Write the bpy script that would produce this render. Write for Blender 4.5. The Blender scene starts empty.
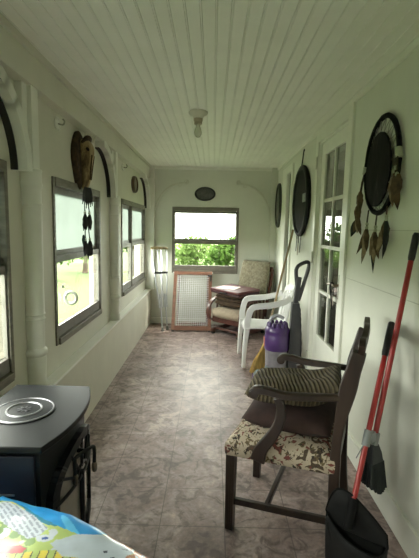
import bpy, bmesh, math, random
from mathutils import Matrix, Vector, Euler
random.seed(7)
PI = math.pi
R = math.radians
sc = bpy.context.scene
COL = sc.collection
MATS = {}
ROOTM = {}          # name -> world matrix of every empty / part

# ------------------------------------------------------------------ materials
def new_mat(name):
    m = bpy.data.materials.new(name); m.use_nodes = True
    nt = m.node_tree
    b = nt.nodes['Principled BSDF']
    return m, nt, b

def mixrgb(nt, fac, a, b, mode='MIX'):
    n = nt.nodes.new('ShaderNodeMix'); n.data_type = 'RGBA'; n.blend_type = mode
    for sock, v in ((n.inputs[0], fac), (n.inputs[6], a), (n.inputs[7], b)):
        if isinstance(v, (int, float)): sock.default_value = v
        elif isinstance(v, tuple): sock.default_value = (*v, 1) if len(v) == 3 else v
        else: nt.links.new(v, sock)
    return n.outputs[2]

def noise(nt, scale, detail=4, rough=.55, dist=0, stretch=None, coord='Object'):
    tc = nt.nodes.new('ShaderNodeTexCoord')
    n = nt.nodes.new('ShaderNodeTexNoise')
    n.inputs['Scale'].default_value = scale; n.inputs['Detail'].default_value = detail
    n.inputs['Roughness'].default_value = rough; n.inputs['Distortion'].default_value = dist
    src = tc.outputs[coord]
    if stretch:
        mp = nt.nodes.new('ShaderNodeMapping'); mp.inputs['Scale'].default_value = stretch
        nt.links.new(src, mp.inputs[0]); src = mp.outputs[0]
    nt.links.new(src, n.inputs['Vector'])
    return n.outputs['Fac']

def ramp(nt, fac, stops):
    r = nt.nodes.new('ShaderNodeValToRGB')
    e = r.color_ramp.elements
    while len(e) < len(stops): e.new(.5)
    for el, (p, c) in zip(e, stops):
        el.position = p; el.color = (*c, 1) if len(c) == 3 else c
    nt.links.new(fac, r.inputs[0])
    return r.outputs[0]

def bump(nt, bsdf, h, strength=.3, dist=.01):
    b = nt.nodes.new('ShaderNodeBump'); b.inputs['Strength'].default_value = strength; b.inputs['Distance'].default_value = dist
    nt.links.new(h, b.inputs['Height']); nt.links.new(b.outputs[0], bsdf.inputs['Normal'])

def M(name, c, rough=.5, var=.15, scale=12, metal=0, stretch=None, bmp=0, spec=None, c2=None, coat=0):
    """plain procedural surface: two tones of a colour mixed by noise"""
    if name in MATS: return MATS[name]
    m, nt, b = new_mat(name)
    f = noise(nt, scale, stretch=stretch)
    a = c2 if c2 else tuple(x * (1 - var) for x in c)
    hi = c if c2 else tuple(min(1, x * (1 + var)) for x in c)
    nt.links.new(ramp(nt, f, [(.3, a), (.7, hi)]), b.inputs['Base Color'])
    b.inputs['Roughness'].default_value = rough; b.inputs['Metallic'].default_value = metal
    if spec is not None: b.inputs['Specular IOR Level'].default_value = spec
    if coat: b.inputs['Coat Weight'].default_value = coat
    if bmp: bump(nt, b, f, bmp)
    MATS[name] = m
    return m

def glass_mat(name, tint=(1, 1, 1), ior=1.5, milky=0, milk_col=(.9, .95, .92), rough=0.0):
    m, nt, b = new_mat(name); nt.nodes.remove(b)
    out = nt.nodes['Material Output']
    tr = nt.nodes.new('ShaderNodeBsdfTransparent'); tr.inputs[0].default_value = (*tint, 1)
    gl = nt.nodes.new('ShaderNodeBsdfGlossy'); gl.inputs['Roughness'].default_value = rough
    fr = nt.nodes.new('ShaderNodeFresnel'); fr.inputs[0].default_value = ior
    src = tr.outputs[0]
    if milky:
        tl = nt.nodes.new('ShaderNodeBsdfTranslucent'); 
        f = noise(nt, 3)
        nt.links.new(ramp(nt, f, [(.3, tuple(x * .9 for x in milk_col)), (.7, milk_col)]), tl.inputs[0])
        mx = nt.nodes.new('ShaderNodeMixShader'); mx.inputs[0].default_value = milky
        nt.links.new(src, mx.inputs[1]); nt.links.new(tl.outputs[0], mx.inputs[2]); src = mx.outputs[0]
    mx = nt.nodes.new('ShaderNodeMixShader')
    ge = nt.nodes.new('ShaderNodeNewGeometry'); inv = nt.nodes.new('ShaderNodeMath'); inv.operation = 'SUBTRACT'; inv.inputs[0].default_value = 1
    nt.links.new(ge.outputs['Backfacing'], inv.inputs[1])
    ml = nt.nodes.new('ShaderNodeMath'); ml.operation = 'MULTIPLY'; nt.links.new(fr.outputs[0], ml.inputs[0]); nt.links.new(inv.outputs[0], ml.inputs[1])
    nt.links.new(ml.outputs[0], mx.inputs[0]); nt.links.new(src, mx.inputs[1]); nt.links.new(gl.outputs[0], mx.inputs[2])
    nt.links.new(mx.outputs[0], out.inputs[0])
    MATS[name] = m
    return m

def leaf_mat(name, c, c2, trans=.5):
    m, nt, b = new_mat(name); nt.nodes.remove(b)
    f = noise(nt, 2.5)
    col = ramp(nt, f, [(.3, c), (.7, c2)])
    d = nt.nodes.new('ShaderNodeBsdfDiffuse'); t = nt.nodes.new('ShaderNodeBsdfTranslucent')
    mx = nt.nodes.new('ShaderNodeMixShader'); mx.inputs[0].default_value = trans
    nt.links.new(col, d.inputs[0]); nt.links.new(col, t.inputs[0])
    nt.links.new(d.outputs[0], mx.inputs[1]); nt.links.new(t.outputs[0], mx.inputs[2])
    nt.links.new(mx.outputs[0], nt.nodes['Material Output'].inputs[0])
    MATS[name] = m
    return m

def floor_mat():
    m, nt, b = new_mat('marbled_vinyl_tile')
    n1 = noise(nt, 3.2, 6, .62, 1.3)
    n2 = noise(nt, 11, 5, .6, 1.0)
    n3 = noise(nt, 38, 3, .6)
    base = ramp(nt, n1, [(.30, (.185, .130, .122)), (.47, (.29, .218, .205)), (.58, (.40, .312, .295)), (.72, (.53, .43, .41))])
    vein = ramp(nt, n2, [(.40, (.55, .52, .52)), (.50, (1, 1, 1)), (.60, (1.0, .97, .95)), (.70, (1.35, 1.3, 1.26))])
    c = mixrgb(nt, 1.0, base, vein, 'MULTIPLY')
    sp = ramp(nt, n3, [(.35, (.8, .8, .8)), (.65, (1.12, 1.12, 1.12))])
    c = mixrgb(nt, 1.0, c, sp, 'MULTIPLY')
    # tile joints
    tc = nt.nodes.new('ShaderNodeTexCoord')
    sep = nt.nodes.new('ShaderNodeSeparateXYZ'); nt.links.new(tc.outputs['Object'], sep.inputs[0])
    def joint(sock, off, step, w):
        a = nt.nodes.new('ShaderNodeMath'); a.operation = 'SUBTRACT'; nt.links.new(sock, a.inputs[0]); a.inputs[1].default_value = off
        p = nt.nodes.new('ShaderNodeMath'); p.operation = 'PINGPONG'; nt.links.new(a.outputs[0], p.inputs[0]); p.inputs[1].default_value = step / 2
        l = nt.nodes.new('ShaderNodeMath'); l.operation = 'LESS_THAN'; nt.links.new(p.outputs[0], l.inputs[0]); l.inputs[1].default_value = w
        return l.outputs[0]
    jx = joint(sep.outputs[0], .09, .328, .0026); jy = joint(sep.outputs[1], 2.206, .302, .0026)
    mx = nt.nodes.new('ShaderNodeMath'); mx.operation = 'MAXIMUM'; nt.links.new(jx, mx.inputs[0]); nt.links.new(jy, mx.inputs[1])
    sc_ = nt.nodes.new('ShaderNodeMath'); sc_.operation = 'MULTIPLY'; nt.links.new(mx.outputs[0], sc_.inputs[0]); sc_.inputs[1].default_value = .62
    c = mixrgb(nt, sc_.outputs[0], c, (.07, .055, .05))
    nt.links.new(c, b.inputs['Base Color'])
    b.inputs['Roughness'].default_value = .42
    b.inputs['Specular IOR Level'].default_value = .45
    bump(nt, b, n2, .08, .004)
    return m

def floral_mat():
    m, nt, b = new_mat('floral_upholstery')
    tc = nt.nodes.new('ShaderNodeTexCoord')
    def blot(scale, th, seed, soft=.03):
        mp = nt.nodes.new('ShaderNodeMapping'); mp.inputs['Location'].default_value = (seed, seed * 1.7, seed * .6)
        nt.links.new(tc.outputs['Object'], mp.inputs[0])
        n = nt.nodes.new('ShaderNodeTexNoise'); n.inputs['Scale'].default_value = scale; n.inputs['Detail'].default_value = 1.5; n.inputs['Distortion'].default_value = 1.2
        nt.links.new(mp.outputs[0], n.inputs['Vector'])
        return ramp(nt, n.outputs['Fac'], [(th, (0, 0, 0)), (th + soft, (1, 1, 1))])
    c = mixrgb(nt, noise(nt, 30), (.42, .345, .26), (.54, .45, .35))
    c = mixrgb(nt, blot(23, .575, 3.1), c, (.075, .05, .032))
    c = mixrgb(nt, blot(31, .605, 7.7), c, (.14, .105, .05))
    c = mixrgb(nt, blot(21, .585, 11.3), c, (.17, .05, .04))
    c = mixrgb(nt, blot(38, .62, 5.2), c, (.035, .026, .02))
    nt.links.new(c, b.inputs['Base Color']); b.inputs['Roughness'].default_value = .9
    bump(nt, b, noise(nt, 220, 2), .25, .003)
    MATS['floral'] = m
    return m

def stripe_mat(name, c1, c2, c3, freq, axis=0, bmp=.6):
    m, nt, b = new_mat(name)
    tc = nt.nodes.new('ShaderNodeTexCoord')
    w = nt.nodes.new('ShaderNodeTexWave'); w.wave_type = 'BANDS'; w.bands_direction = 'XYZ'[axis]
    w.inputs['Scale'].default_value = freq; w.inputs['Distortion'].default_value = .7; w.inputs['Detail'].default_value = 2
    w.inputs['Detail Scale'].default_value = 2
    nt.links.new(tc.outputs['Object'], w.inputs['Vector'])
    n = noise(nt, 26, 3)
    c = mixrgb(nt, ramp(nt, n, [(.35, (0, 0, 0)), (.65, (1, 1, 1))]), c1, c2)
    c = mixrgb(nt, ramp(nt, w.outputs['Fac'], [(.62, (0, 0, 0)), (.9, (1, 1, 1))]), c, c3)
    nt.links.new(c, b.inputs['Base Color']); b.inputs['Roughness'].default_value = .95
    bump(nt, b, w.outputs['Fac'], bmp, .006)
    MATS[name] = m
    return m

WALLC = (.68, .69, .61)
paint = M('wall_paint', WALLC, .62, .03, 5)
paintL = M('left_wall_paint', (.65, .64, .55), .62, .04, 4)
trimp = M('trim_paint', (.78, .785, .71), .42, .03, 8)
ceilp = M('ceiling_paint', (.86, .86, .805), .5, .03, 4)
alu = M('window_frame_brown', (.175, .16, .13), .5, .25, 9, stretch=(1, 1, 5))
alu2 = M('sash_grey', (.19, .18, .16), .45, .2, 9)
clear = glass_mat('clear_pane', (.96, .98, .96))
milk = glass_mat('film_pane', (.05, .058, .053), ior=1.01, milky=.93, milk_col=(.335, .365, .345))
doorgl = glass_mat('door_pane', (.62, .66, .6), ior=2.3)
darkwood = M('dark_wood', (.030, .018, .013), .42, .5, 14, stretch=(1, 1, .15), coat=.12)
gliderwood = M('cherry_wood', (.085, .028, .02), .35, .4, 12, coat=.3)
pinewood = M('stained_pine', (.22, .10, .065), .5, .25, 18, stretch=(.4, .4, 3))
polewood = M('broom_pole_wood', (.31, .225, .12), .5, .2, 20)
black = M('matte_black', (.008, .008, .008), .65, .3, 20, spec=.3)
blackgloss = M('stove_black', (.009, .010, .011), .48, .3, 6, spec=.25)
navy = M('stove_navy', (.005, .007, .017), .5, .2, 6)
floral = floral_mat()

# ------------------------------------------------------------------ mesh builder
class MB:
    def __init__(s, T=None):
        s.bm = bmesh.new(); s.T = T or Matrix(); s.mi = 0
    def v(s, p): return s.bm.verts.new(s.T @ Vector(p))
    def f(s, vs, smooth=None):
        try:
            fc = s.bm.faces.new(vs); fc.material_index = s.mi; return fc
        except ValueError: return None
    def box(s, c, d, rot=None):
        r = Euler(rot).to_matrix() if rot else Matrix.Identity(3)
        c = Vector(c); q = []
        for x, y, z in ((-1,-1,-1),(1,-1,-1),(1,1,-1),(-1,1,-1),(-1,-1,1),(1,-1,1),(1,1,1),(-1,1,1)):
            q.append(s.v(c + r @ Vector((x*d[0]/2, y*d[1]/2, z*d[2]/2))))
        for a in ((3,2,1,0),(4,5,6,7),(0,1,5,4),(1,2,6,5),(2,3,7,6),(3,0,4,7)): s.f([q[i] for i in a])
        return s
    def b2(s, lo, hi):
        return s.box([(a+b)/2 for a, b in zip(lo, hi)], [abs(b-a) for a, b in zip(lo, hi)])
    def bar(s, p0, p1, w, h=None, up=(0,0,1), w1=None, h1=None):
        """rectangular bar along p0-p1; w across, h along 'up'"""
        h = h or w; w1 = w1 or w; h1 = h1 or h
        p0, p1 = Vector(p0), Vector(p1); d = (p1-p0).normalized(); u = Vector(up)
        if abs(d.dot(u)) > .98: u = Vector((0,1,0)) if abs(d.y) < .9 else Vector((1,0,0))
        x = d.cross(u).normalized(); y = x.cross(d)
        q = [s.v(p + x*sx*ww/2 + y*sy*hh/2) for p, ww, hh in ((p0,w,h),(p1,w1,h1)) for sx, sy in ((-1,-1),(1,-1),(1,1),(-1,1))]
        for a in ((0,1,2,3),(7,6,5,4),(0,4,5,1),(1,5,6,2),(2,6,7,3),(3,7,4,0)): s.f([q[i] for i in a])
        return s
    def sweep(s, pts, prof, closed=False, up=(0,0,1), scales=None, caps=True):
        """sweep a 2-D profile [(a,b)] along a polyline with parallel transport"""
        P = [Vector(p) for p in pts]; n = len(P); rings = []
        def tan(i):
            a = P[(i-1) % n] if (closed or i > 0) else P[i]
            b = P[(i+1) % n] if (closed or i < n-1) else P[i]
            return (b-a).normalized()
        t = tan(0); u = Vector(up)
        if abs(t.dot(u)) > .95: u = Vector((1,0,0)) if abs(t.x) < .9 else Vector((0,1,0))
        u = (u - t*u.dot(t)).normalized()
        for i in range(n):
            t2 = tan(i)
            ax = t.cross(t2)
            if ax.length > 1e-7:
                u = Matrix.Rotation(t.angle(t2), 3, ax.normalized()) @ u
            t = t2; w = t.cross(u)
            k = scales[i] if scales else 1
            if not isinstance(k, (tuple, list)): k = (k, k)
            rings.append([s.v(P[i] + w*a*k[0] + u*b*k[1]) for a, b in prof])
        m = len(prof)
        for i in range(n if closed else n-1):
            A, B = rings[i], rings[(i+1) % n]
            for j in range(m): s.f([A[j], A[(j+1) % m], B[(j+1) % m], B[j]])
        if caps and not closed: s.f(rings[0][::-1]); s.f(rings[-1])
        return s
    def tube(s, pts, r, seg=8, closed=False, radii=None):
        prof = [(math.cos(2*PI*i/seg)*r, math.sin(2*PI*i/seg)*r) for i in range(seg)]
        return s.sweep(pts, prof, closed, scales=[x/r for x in radii] if radii else None)
    def lathe(s, prof, seg=24, c=(0,0,0), axis=(0,0,1), sy=1):
        q = Vector((0,0,1)).rotation_difference(Vector(axis)).to_matrix(); c = Vector(c); rings = []
        for r, z in prof:
            rings.append([s.v(c + q @ Vector((math.cos(2*PI*i/seg)*max(r,1e-4), math.sin(2*PI*i/seg)*max(r,1e-4)*sy, z))) for i in range(seg)])
        for A, B in zip(rings, rings[1:]):
            for j in range(seg): s.f([A[j], A[(j+1)%seg], B[(j+1)%seg], B[j]])
        s.f(rings[0][::-1]); s.f(rings[-1])
        return s
    def torus(s, c, rx, rz, r, n=40, seg=8, plane='YZ', jitter=0):
        pts = []
        for i in range(n):
            a = 2*PI*i/n; ca, sa = math.cos(a)*rx, math.sin(a)*rz
            o = {'YZ': (0, ca, sa), 'XZ': (ca, 0, sa), 'XY': (ca, sa, 0)}[plane]
            pts.append(Vector(c) + Vector(o))
        prof = [(math.cos(2*PI*i/seg)*r, math.sin(2*PI*i/seg)*r) for i in range(seg)]
        return s.sweep(pts, prof, True, scales=[1+random.uniform(-jitter, jitter) for _ in pts])
    def prism(s, poly, axis, a, b):
        """extrude a 2-D polygon along X, Y or Z between a and b"""
        mk = {'X': lambda p, t: (t, p[0], p[1]), 'Y': lambda p, t: (p[0], t, p[1]), 'Z': lambda p, t: (p[0], p[1], t)}[axis]
        A = [s.v(mk(p, a)) for p in poly]; B = [s.v(mk(p, b)) for p in poly]; n = len(poly)
        s.f(A[::-1]); s.f(B)
        for i in range(n): s.f([A[i], A[(i+1)%n], B[(i+1)%n], B[i]])
        return s
    def grid(s, fn, nu, nv, closed_u=False):
        g = [[s.v(fn(i/nu, j/nv)) for j in range(nv+1)] for i in range(nu + (0 if closed_u else 1))]
        L = len(g)
        for i in range(nu):
            for j in range(nv): s.f([g[i][j], g[(i+1)%L][j], g[(i+1)%L][j+1], g[i][j+1]])
        return g
    def loft(s, rings, caps=True):
        rr = [[s.v(p) for p in r] for r in rings]; m = len(rr[0])
        for A, B in zip(rr, rr[1:]):
            for j in range(m): s.f([A[j], A[(j+1)%m], B[(j+1)%m], B[j]])
        if caps: s.f(rr[0][::-1]); s.f(rr[-1])
        return s
    def cushion(s, c, hx, hy, t, n=20, sag=None, pw=4, wr=.0):
        """soft square cushion: top and bottom meet in a seam"""
        def h(u, v): return t/2*((1-abs(u)**pw)*(1-abs(v)**pw))**.5
        ph = random.uniform(0, 9)
        for sg in (1, -1):
            def fn(i, j):
                u, v = i*2-1, j*2-1
                k = 1 - .06*(abs(u*v))**1.5
                z = h(u, v)*sg + wr*math.sin(u*7+ph)*math.sin(v*6+ph*.7)*(1-u*u)*(1-v*v)
                z += sag(u, v) if sag else 0
                # pull edges in toward the middle of each side
                return (c[0]+hx*u*(1-.05*(1-v*v)*abs(u)**6)*k, c[1]+hy*v*(1-.05*(1-u*u)*abs(v)**6)*k, c[2]+z)
            s.grid(fn, n, n)
        return s
    def build(s, name, mat, parent=None, smooth=40, bevel=0, mats=None, solid=0, subsurf=0):
        bmesh.ops.remove_doubles(s.bm, verts=s.bm.verts, dist=1e-5)
        bmesh.ops.recalc_face_normals(s.bm, faces=s.bm.faces)
        if parent is not None:
            inv = ROOTM[parent.name].inverted(); s.bm.transform(inv)
        me = bpy.data.meshes.new(name); s.bm.to_mesh(me); s.bm.free()
        for m in (mats or [mat]): me.materials.append(m)
        o = bpy.data.objects.new(name, me); COL.objects.link(o)
        if smooth:
            me.shade_smooth(); me.set_sharp_from_angle(angle=R(smooth))
        if solid:
            md = o.modifiers.new('solid', 'SOLIDIFY'); md.thickness = solid; md.offset = 0
        if bevel:
            md = o.modifiers.new('bevel', 'BEVEL'); md.width = bevel; md.segments = 2; md.limit_method = 'ANGLE'; md.angle_limit = R(35)
        if subsurf:
            md = o.modifiers.new('sub', 'SUBSURF'); md.levels = md.render_levels = subsurf
        if parent is not None:
            o.parent = parent; ROOTM[o.name] = ROOTM[parent.name].copy()
        else: ROOTM[o.name] = Matrix()
        return o

def tag(o, label=None, cat=None, group=None, kind=None):
    if label: o['label'] = label
    if cat: o['category'] = cat
    if group: o['group'] = group
    if kind: o['kind'] = kind
    return o

def thing(name, label, cat, loc=(0,0,0), rz=0, group=None, kind=None):
    o = bpy.data.objects.new(name, None); COL.objects.link(o); o.empty_display_size = .1
    o.location = loc; o.rotation_euler = (0, 0, rz)
    ROOTM[o.name] = Matrix.Translation(Vector(loc)) @ Matrix.Rotation(rz, 4, 'Z')
    return tag(o, label, cat, group, kind)

def struct(o, label, cat=None):
    return tag(o, label, cat, kind='structure')

def origin_to(o, p):
    """move a single-mesh thing's origin to p"""
    p = Vector(p); o.data.transform(Matrix.Translation(-p)); o.location = p
    return o

def lerp(a, b, t): return a + (b-a)*t
def bez(P, n=12):
    """Catmull-Rom through points"""
    P = [Vector(p) for p in P]; Q = [P[0]*2-P[1]] + P + [P[-1]*2-P[-2]]; out = []
    for i in range(1, len(Q)-2):
        for k in range(n):
            t = k/n; a, b, c, d = Q[i-1], Q[i], Q[i+1], Q[i+2]
            out.append(.5*((2*b) + (c-a)*t + (2*a-5*b+4*c-d)*t*t + (3*b-a-3*c+d)*t**3))
    out.append(P[-1]); return out

# ------------------------------------------------------------------ room shell
XL, XU, XR, YB, YF, ZC = -.95, -1.02, .95, 6.30, -1.30, 2.40
LEDGE = .545
struct(MB().b2((-1.2, YF-.1, -.08), (1.2, YB+.12, 0)).build('floor', floor_mat(), smooth=0), 'marbled mauve-brown vinyl tile floor of the porch', 'floor')

# ceiling: beadboard with real grooves running the length of the room
def ceiling():
    m = MB(); prof = []; x = XU-.1; k = 0
    while x < XR+.1:
        w = .066
        prof += [(x, ZC), (x+w-.012, ZC), (x+w-.010, ZC+.004), (x+w-.008, ZC-.003), (x+w-.003, ZC-.003), (x+w-.001, ZC+.004)]
        x += w; k += 1
    prof.append((x, ZC))
    poly = prof + [(x, ZC+.06), (XU-.1, ZC+.06)]
    A = [m.v((p[0], YF-.05, p[1])) for p in poly]; B = [m.v((p[0], YB+.1, p[1])) for p in poly]
    n = len(poly)
    for i in range(n): m.f([A[i], A[(i+1)%n], B[(i+1)%n], B[i]])
    m.b2((-1.5, YF-.1, ZC+.03), (1.5, YB+.15, ZC+.09))
    return m.build('ceiling', ceilp, smooth=0)
struct(ceiling(), 'white painted beadboard ceiling with long narrow planks', 'ceiling')

def wall_x(name, x0, x1, y0, y1, z0, z1, holes, mat, label, extra=None):
    m = MB(); ys = sorted({y0, y1, *[h[0] for h in holes], *[h[1] for h in holes]})
    for a, b in zip(ys, ys[1:]):
        hs = [h for h in holes if h[0] <= a and h[1] >= b]; z = z0
        for h in sorted(hs, key=lambda h: h[2]):
            if h[2] > z: m.b2((x0, a, z), (x1, b, h[2]))
            z = h[3]
        if z < z1: m.b2((x0, a, z), (x1, b, z1))
    if extra: extra(m)
    return struct(m.build(name, mat, smooth=0), label, 'wall')
def wall_y(name, y0, y1, x0, x1, z0, z1, holes, mat, label, extra=None):
    m = MB(); xs = sorted({x0, x1, *[h[0] for h in holes], *[h[1] for h in holes]})
    for a, b in zip(xs, xs[1:]):
        hs = [h for h in holes if h[0] <= a and h[1] >= b]; z = z0
        for h in sorted(hs, key=lambda h: h[2]):
            if h[2] > z: m.b2((a, y0, z), (b, y1, h[2]))
            z = h[3]
        if z < z1: m.b2((a, y0, z), (b, y1, z1))
    if extra: extra(m)
    return struct(m.build(name, mat, smooth=0), label, 'wall')

WZ0, WZ1 = .705, 1.803
WINL = [(-1.0, .06), (.93, 2.045), (2.62, 3.71), (4.585, 6.145)]       # left wall windows (Y ranges of the outer frames)
fr = .030
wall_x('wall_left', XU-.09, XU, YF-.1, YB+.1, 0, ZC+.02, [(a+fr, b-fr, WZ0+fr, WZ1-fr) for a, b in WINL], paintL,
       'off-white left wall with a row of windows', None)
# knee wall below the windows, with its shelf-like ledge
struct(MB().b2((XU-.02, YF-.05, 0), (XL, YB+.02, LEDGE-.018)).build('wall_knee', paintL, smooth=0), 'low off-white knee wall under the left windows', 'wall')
struct(MB().b2((XU-.02, YF-.05, LEDGE-.018), (XL+.012, YB+.02, LEDGE)).build('trim_1', M('ledge_lit_paint', (.88, .88, .84), .3, .02, 8), smooth=0, bevel=.004), 'narrow white ledge capping the low left wall', 'trim')  # ledge colour lightened to stand in for the sunlit line along it
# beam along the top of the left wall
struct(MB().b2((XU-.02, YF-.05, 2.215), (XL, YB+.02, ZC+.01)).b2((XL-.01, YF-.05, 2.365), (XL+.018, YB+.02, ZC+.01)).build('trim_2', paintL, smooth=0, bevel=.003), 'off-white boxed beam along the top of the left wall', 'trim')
DY0, DY1, DZ1 = 2.985, 3.80, 2.28        # glazed door opening
SY0, SY1, SZ0, SZ1 = 5.10, 5.38, .5, 2.2  # narrow side light further back
wall_x('wall_right', XR, XR+.12, YF-.1, YB+.1, 0, ZC+.02, [(DY0, DY1, -.01, DZ1), (SY0, SY1, SZ0, SZ1)], paint, 'off-white right wall of wide painted boards')
# board seams on the near right wall: thin shadow battens pressed almost flush
for zz, nm in ((1.17, 'trim_3'), (1.505, 'trim_4')):
    struct(MB().b2((XR-.0025, YF, zz), (XR+.01, 2.88, zz+.004)).build(nm, M('seam_grey', (.50, .50, .43), .7, .1), smooth=0), 'thin horizontal board seam on the near right wall at %s height' % ('waist' if zz < 1.3 else 'shoulder'), 'trim')
BW = (-.623, .39, .803, 1.808)
wall_y('wall_back', YB, YB+.12, -1.2, 1.2, 0, ZC+.02, [(BW[0]+fr, BW[1]-fr, BW[2]+fr, BW[3]-fr)], paint, 'off-white end wall with one window')
wall_y('wall_front', YF-.12, YF, -1.2, 1.2, 0, ZC+.02, [], paint, 'off-white wall behind the viewpoint')
# crown strips and baseboards
struct(MB().b2((XR-.016, YF, ZC-.035), (XR+.01, YB, ZC+.005)).build('trim_5', trimp, smooth=0, bevel=.004), 'thin white strip where ceiling meets right wall', 'trim')
struct(MB().b2((XU, YB-.016, ZC-.04), (XR, YB+.01, ZC+.005)).build('trim_6', trimp, smooth=0, bevel=.004), 'thin white strip where ceiling meets end wall', 'trim')
struct(MB().b2((XL, YB-.014, 0), (XR, YB+.01, .09)).build('baseboard_back', trimp, smooth=0, bevel=.004), 'white baseboard along the end wall', 'baseboard')
struct(MB().b2((XR-.014, YF, 0), (XR+.01, DY0-.085, .15)).b2((XR-.014, DY1+.09, 0), (XR+.01, YB, .15)).build('baseboard_right', trimp, smooth=0, bevel=.004), 'white baseboard along the right wall', 'baseboard')

# ---- windows
def window(n, axis, a, b, z0, z1, label, mids=(), milky_top=True, inner=1, zmid=1.283):
    """axis 'X': in the left wall; 'Y': in the end wall (inner=-1 faces -Y)"""
    if axis == 'X':
        def bx(m, u0, u1, w0, w1, d0, d1): m.b2((XU+d0, u0, w0), (XU+d1, u1, w1))
        loc = (XU, (a+b)/2, z0)
    elif inner == 1:
        def bx(m, u0, u1, w0, w1, d0, d1): m.b2((u0, YB-d1, w0), (u1, YB-d0, w1))
        loc = ((a+b)/2, YB, z0)
    else:
        def bx(m, u0, u1, w0, w1, d0, d1): m.b2((u0, YF+d0, w0), (u1, YF+d1, w1))
        loc = ((a+b)/2, YF, z0)
    t = thing('window_%d' % n, label, 'window', loc, 0, None, 'structure')
    m = MB(); W = .034
    bx(m, a, a+W, z0, z1, -.055, .010); bx(m, b-W, b, z0, z1, -.055, .010)
    bx(m, a+W, b-W, z1-W-.022, z1, -.055, .016); bx(m, a+W, b-W, z0, z0+W*1.3, -.055, .024)
    for q in mids: bx(m, q-.022, q+.022, z0+W, z1-W, -.05, .008)
    m.build('window_frame', alu, t, smooth=0, bevel=.004)
    cols = [a+W, *mids, b-W]
    for i, (u0, u1) in enumerate(zip(cols, cols[1:])):
        if i > 0: u0 += .022
        if i < len(mids): u1 -= .022
        up = MB(); s = .014
        bx(up, u0, u1, zmid, zmid+.045, -.050, -.024); bx(up, u0, u1, z1-W-.06, z1-W-.022, -.050, -.024)
        bx(up, u0, u0+s, zmid+.045, z1-W-.06, -.050, -.024); bx(up, u1-s, u1, zmid+.045, z1-W-.06, -.050, -.024)
        us = up.build('upper_sash', alu2, t, smooth=0, bevel=.003)
        g = MB(); bx(g, u0+s, u1-s, zmid+.045, z1-W-.06, -.039, -.036); g.build('pane', milk if milky_top else clear, us, smooth=0)
        lo = MB(); zl = z0+W*1.3
        bx(lo, u0, u1, zmid-.03, zmid+.012, -.024, .0); bx(lo, u0, u1, zl, zl+.075, -.024, .0)
        bx(lo, u0, u0+s, zl+.075, zmid-.03, -.024, .0); bx(lo, u1-s, u1, zl+.075, zmid-.03, -.024, .0)
        ls = lo.build('lower_sash', alu2 if axis == 'X' else alu, t, smooth=0, bevel=.003)
        g = MB(); bx(g, u0+s, u1-s, zl+.075, zmid-.03, -.014, -.011); g.build('pane', clear, ls, smooth=0)
    return t
window(1, 'X', WINL[0][0], WINL[0][1], WZ0, WZ1, 'brown framed window in left wall behind the viewpoint')
window(2, 'X', WINL[1][0], WINL[1][1], WZ0, WZ1, 'brown framed window above the stove, cut by the photo edge')
window(3, 'X', WINL[2][0], WINL[2][1], WZ0, WZ1, 'brown framed window under the skull hanging with milky upper sash')
window(4, 'X', WINL[3][0], WINL[3][1], WZ0, WZ1, 'double brown framed window at far end of left wall', mids=(5.17,))
window(5, 'Y', BW[0], BW[1], BW[2], BW[3], 'grey-brown framed window in the end wall above the gate', milky_top=False)

# ---- posts with turned shafts (old porch posts) standing on the ledge
def post(n, y, label, full=True):
    m = MB(); c = (-1.0, y, 0); z0 = LEDGE
    prof = [(.066, z0), (.066, z0+.05), (.058, z0+.07), (.060, z0+.12), (.064, z0+.19), (.060, z0+.215), (.068, z0+.225), (.070, z0+.24), (.066, z0+.252),
            (.056, z0+.262), (.058, z0+.36), (.0585, z0+.42), (.063, z0+.428), (.0585, z0+.436), (.0585, z0+.447), (.063, z0+.455), (.0585, z0+.463),
            (.060, z0+.8), (.060, 1.60), (.064, 1.608), (.060, 1.616), (.060, 1.69), (.067, 1.70), (.069, 1.715), (.064, 1.725), (.064, 1.775), (.068, 1.79), (.05, 1.80)]
    m.lathe(prof, 24, c)
    m.box((-1.0, y, 2.02), (.085, .085, .46))
    m.box((-1.0, y-.07, 2.02), (.04, .055, .46))
    o = m.build('trim_%d' % n, trimp, smooth=35, bevel=.002)
    return struct(o, label, 'post')
post(7, 2.26, 'white turned porch post beside the stove')
post(8, 4.13, 'white turned porch post between the left windows')
struct(MB().b2((XU, YB-.075, LEDGE), (XL+.06, YB+.02, ZC)).build('trim_9', trimp, smooth=0, bevel=.004), 'white corner post at far left corner', 'post')
struct(MB().b2((.865, YB-.07, 0), (XR+.01, YB+.02, ZC)).build('trim_10', paint, smooth=0, bevel=.004), 'white corner post at far right corner', 'post')

# ---- curved brackets
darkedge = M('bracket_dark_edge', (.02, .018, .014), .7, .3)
def bracket(n, yp, label):
    """arch from a post face up to the beam, toward the camera"""
    m = MB(); pts = []; rad_y, rad_z = .45, .45; z0 = 1.77; N = 18
    def pt(a, off): return (yp-.045-rad_y + (rad_y+off)*math.cos(a), z0 + (rad_z+off)*math.sin(a))
    for i in range(N):
        a0, a1 = R(90)*i/N, R(90)*(i+1)/N
        q = [pt(a0, 0), pt(a1, 0), pt(a1, -.058), pt(a0, -.058)]
        m.prism(q, 'X', XU+.0, XL+.012)
    o = m.build('trim_%d' % n, trimp, smooth=30)
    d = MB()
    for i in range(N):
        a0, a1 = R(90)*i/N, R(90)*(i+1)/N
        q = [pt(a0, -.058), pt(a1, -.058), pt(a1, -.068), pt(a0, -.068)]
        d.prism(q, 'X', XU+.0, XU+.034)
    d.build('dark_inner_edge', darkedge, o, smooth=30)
    return struct(o, label, 'bracket')
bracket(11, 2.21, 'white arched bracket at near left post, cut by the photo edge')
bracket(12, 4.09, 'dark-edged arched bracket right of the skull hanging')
bracket(13, 6.23, 'dark-edged arched bracket at far left corner')

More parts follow.
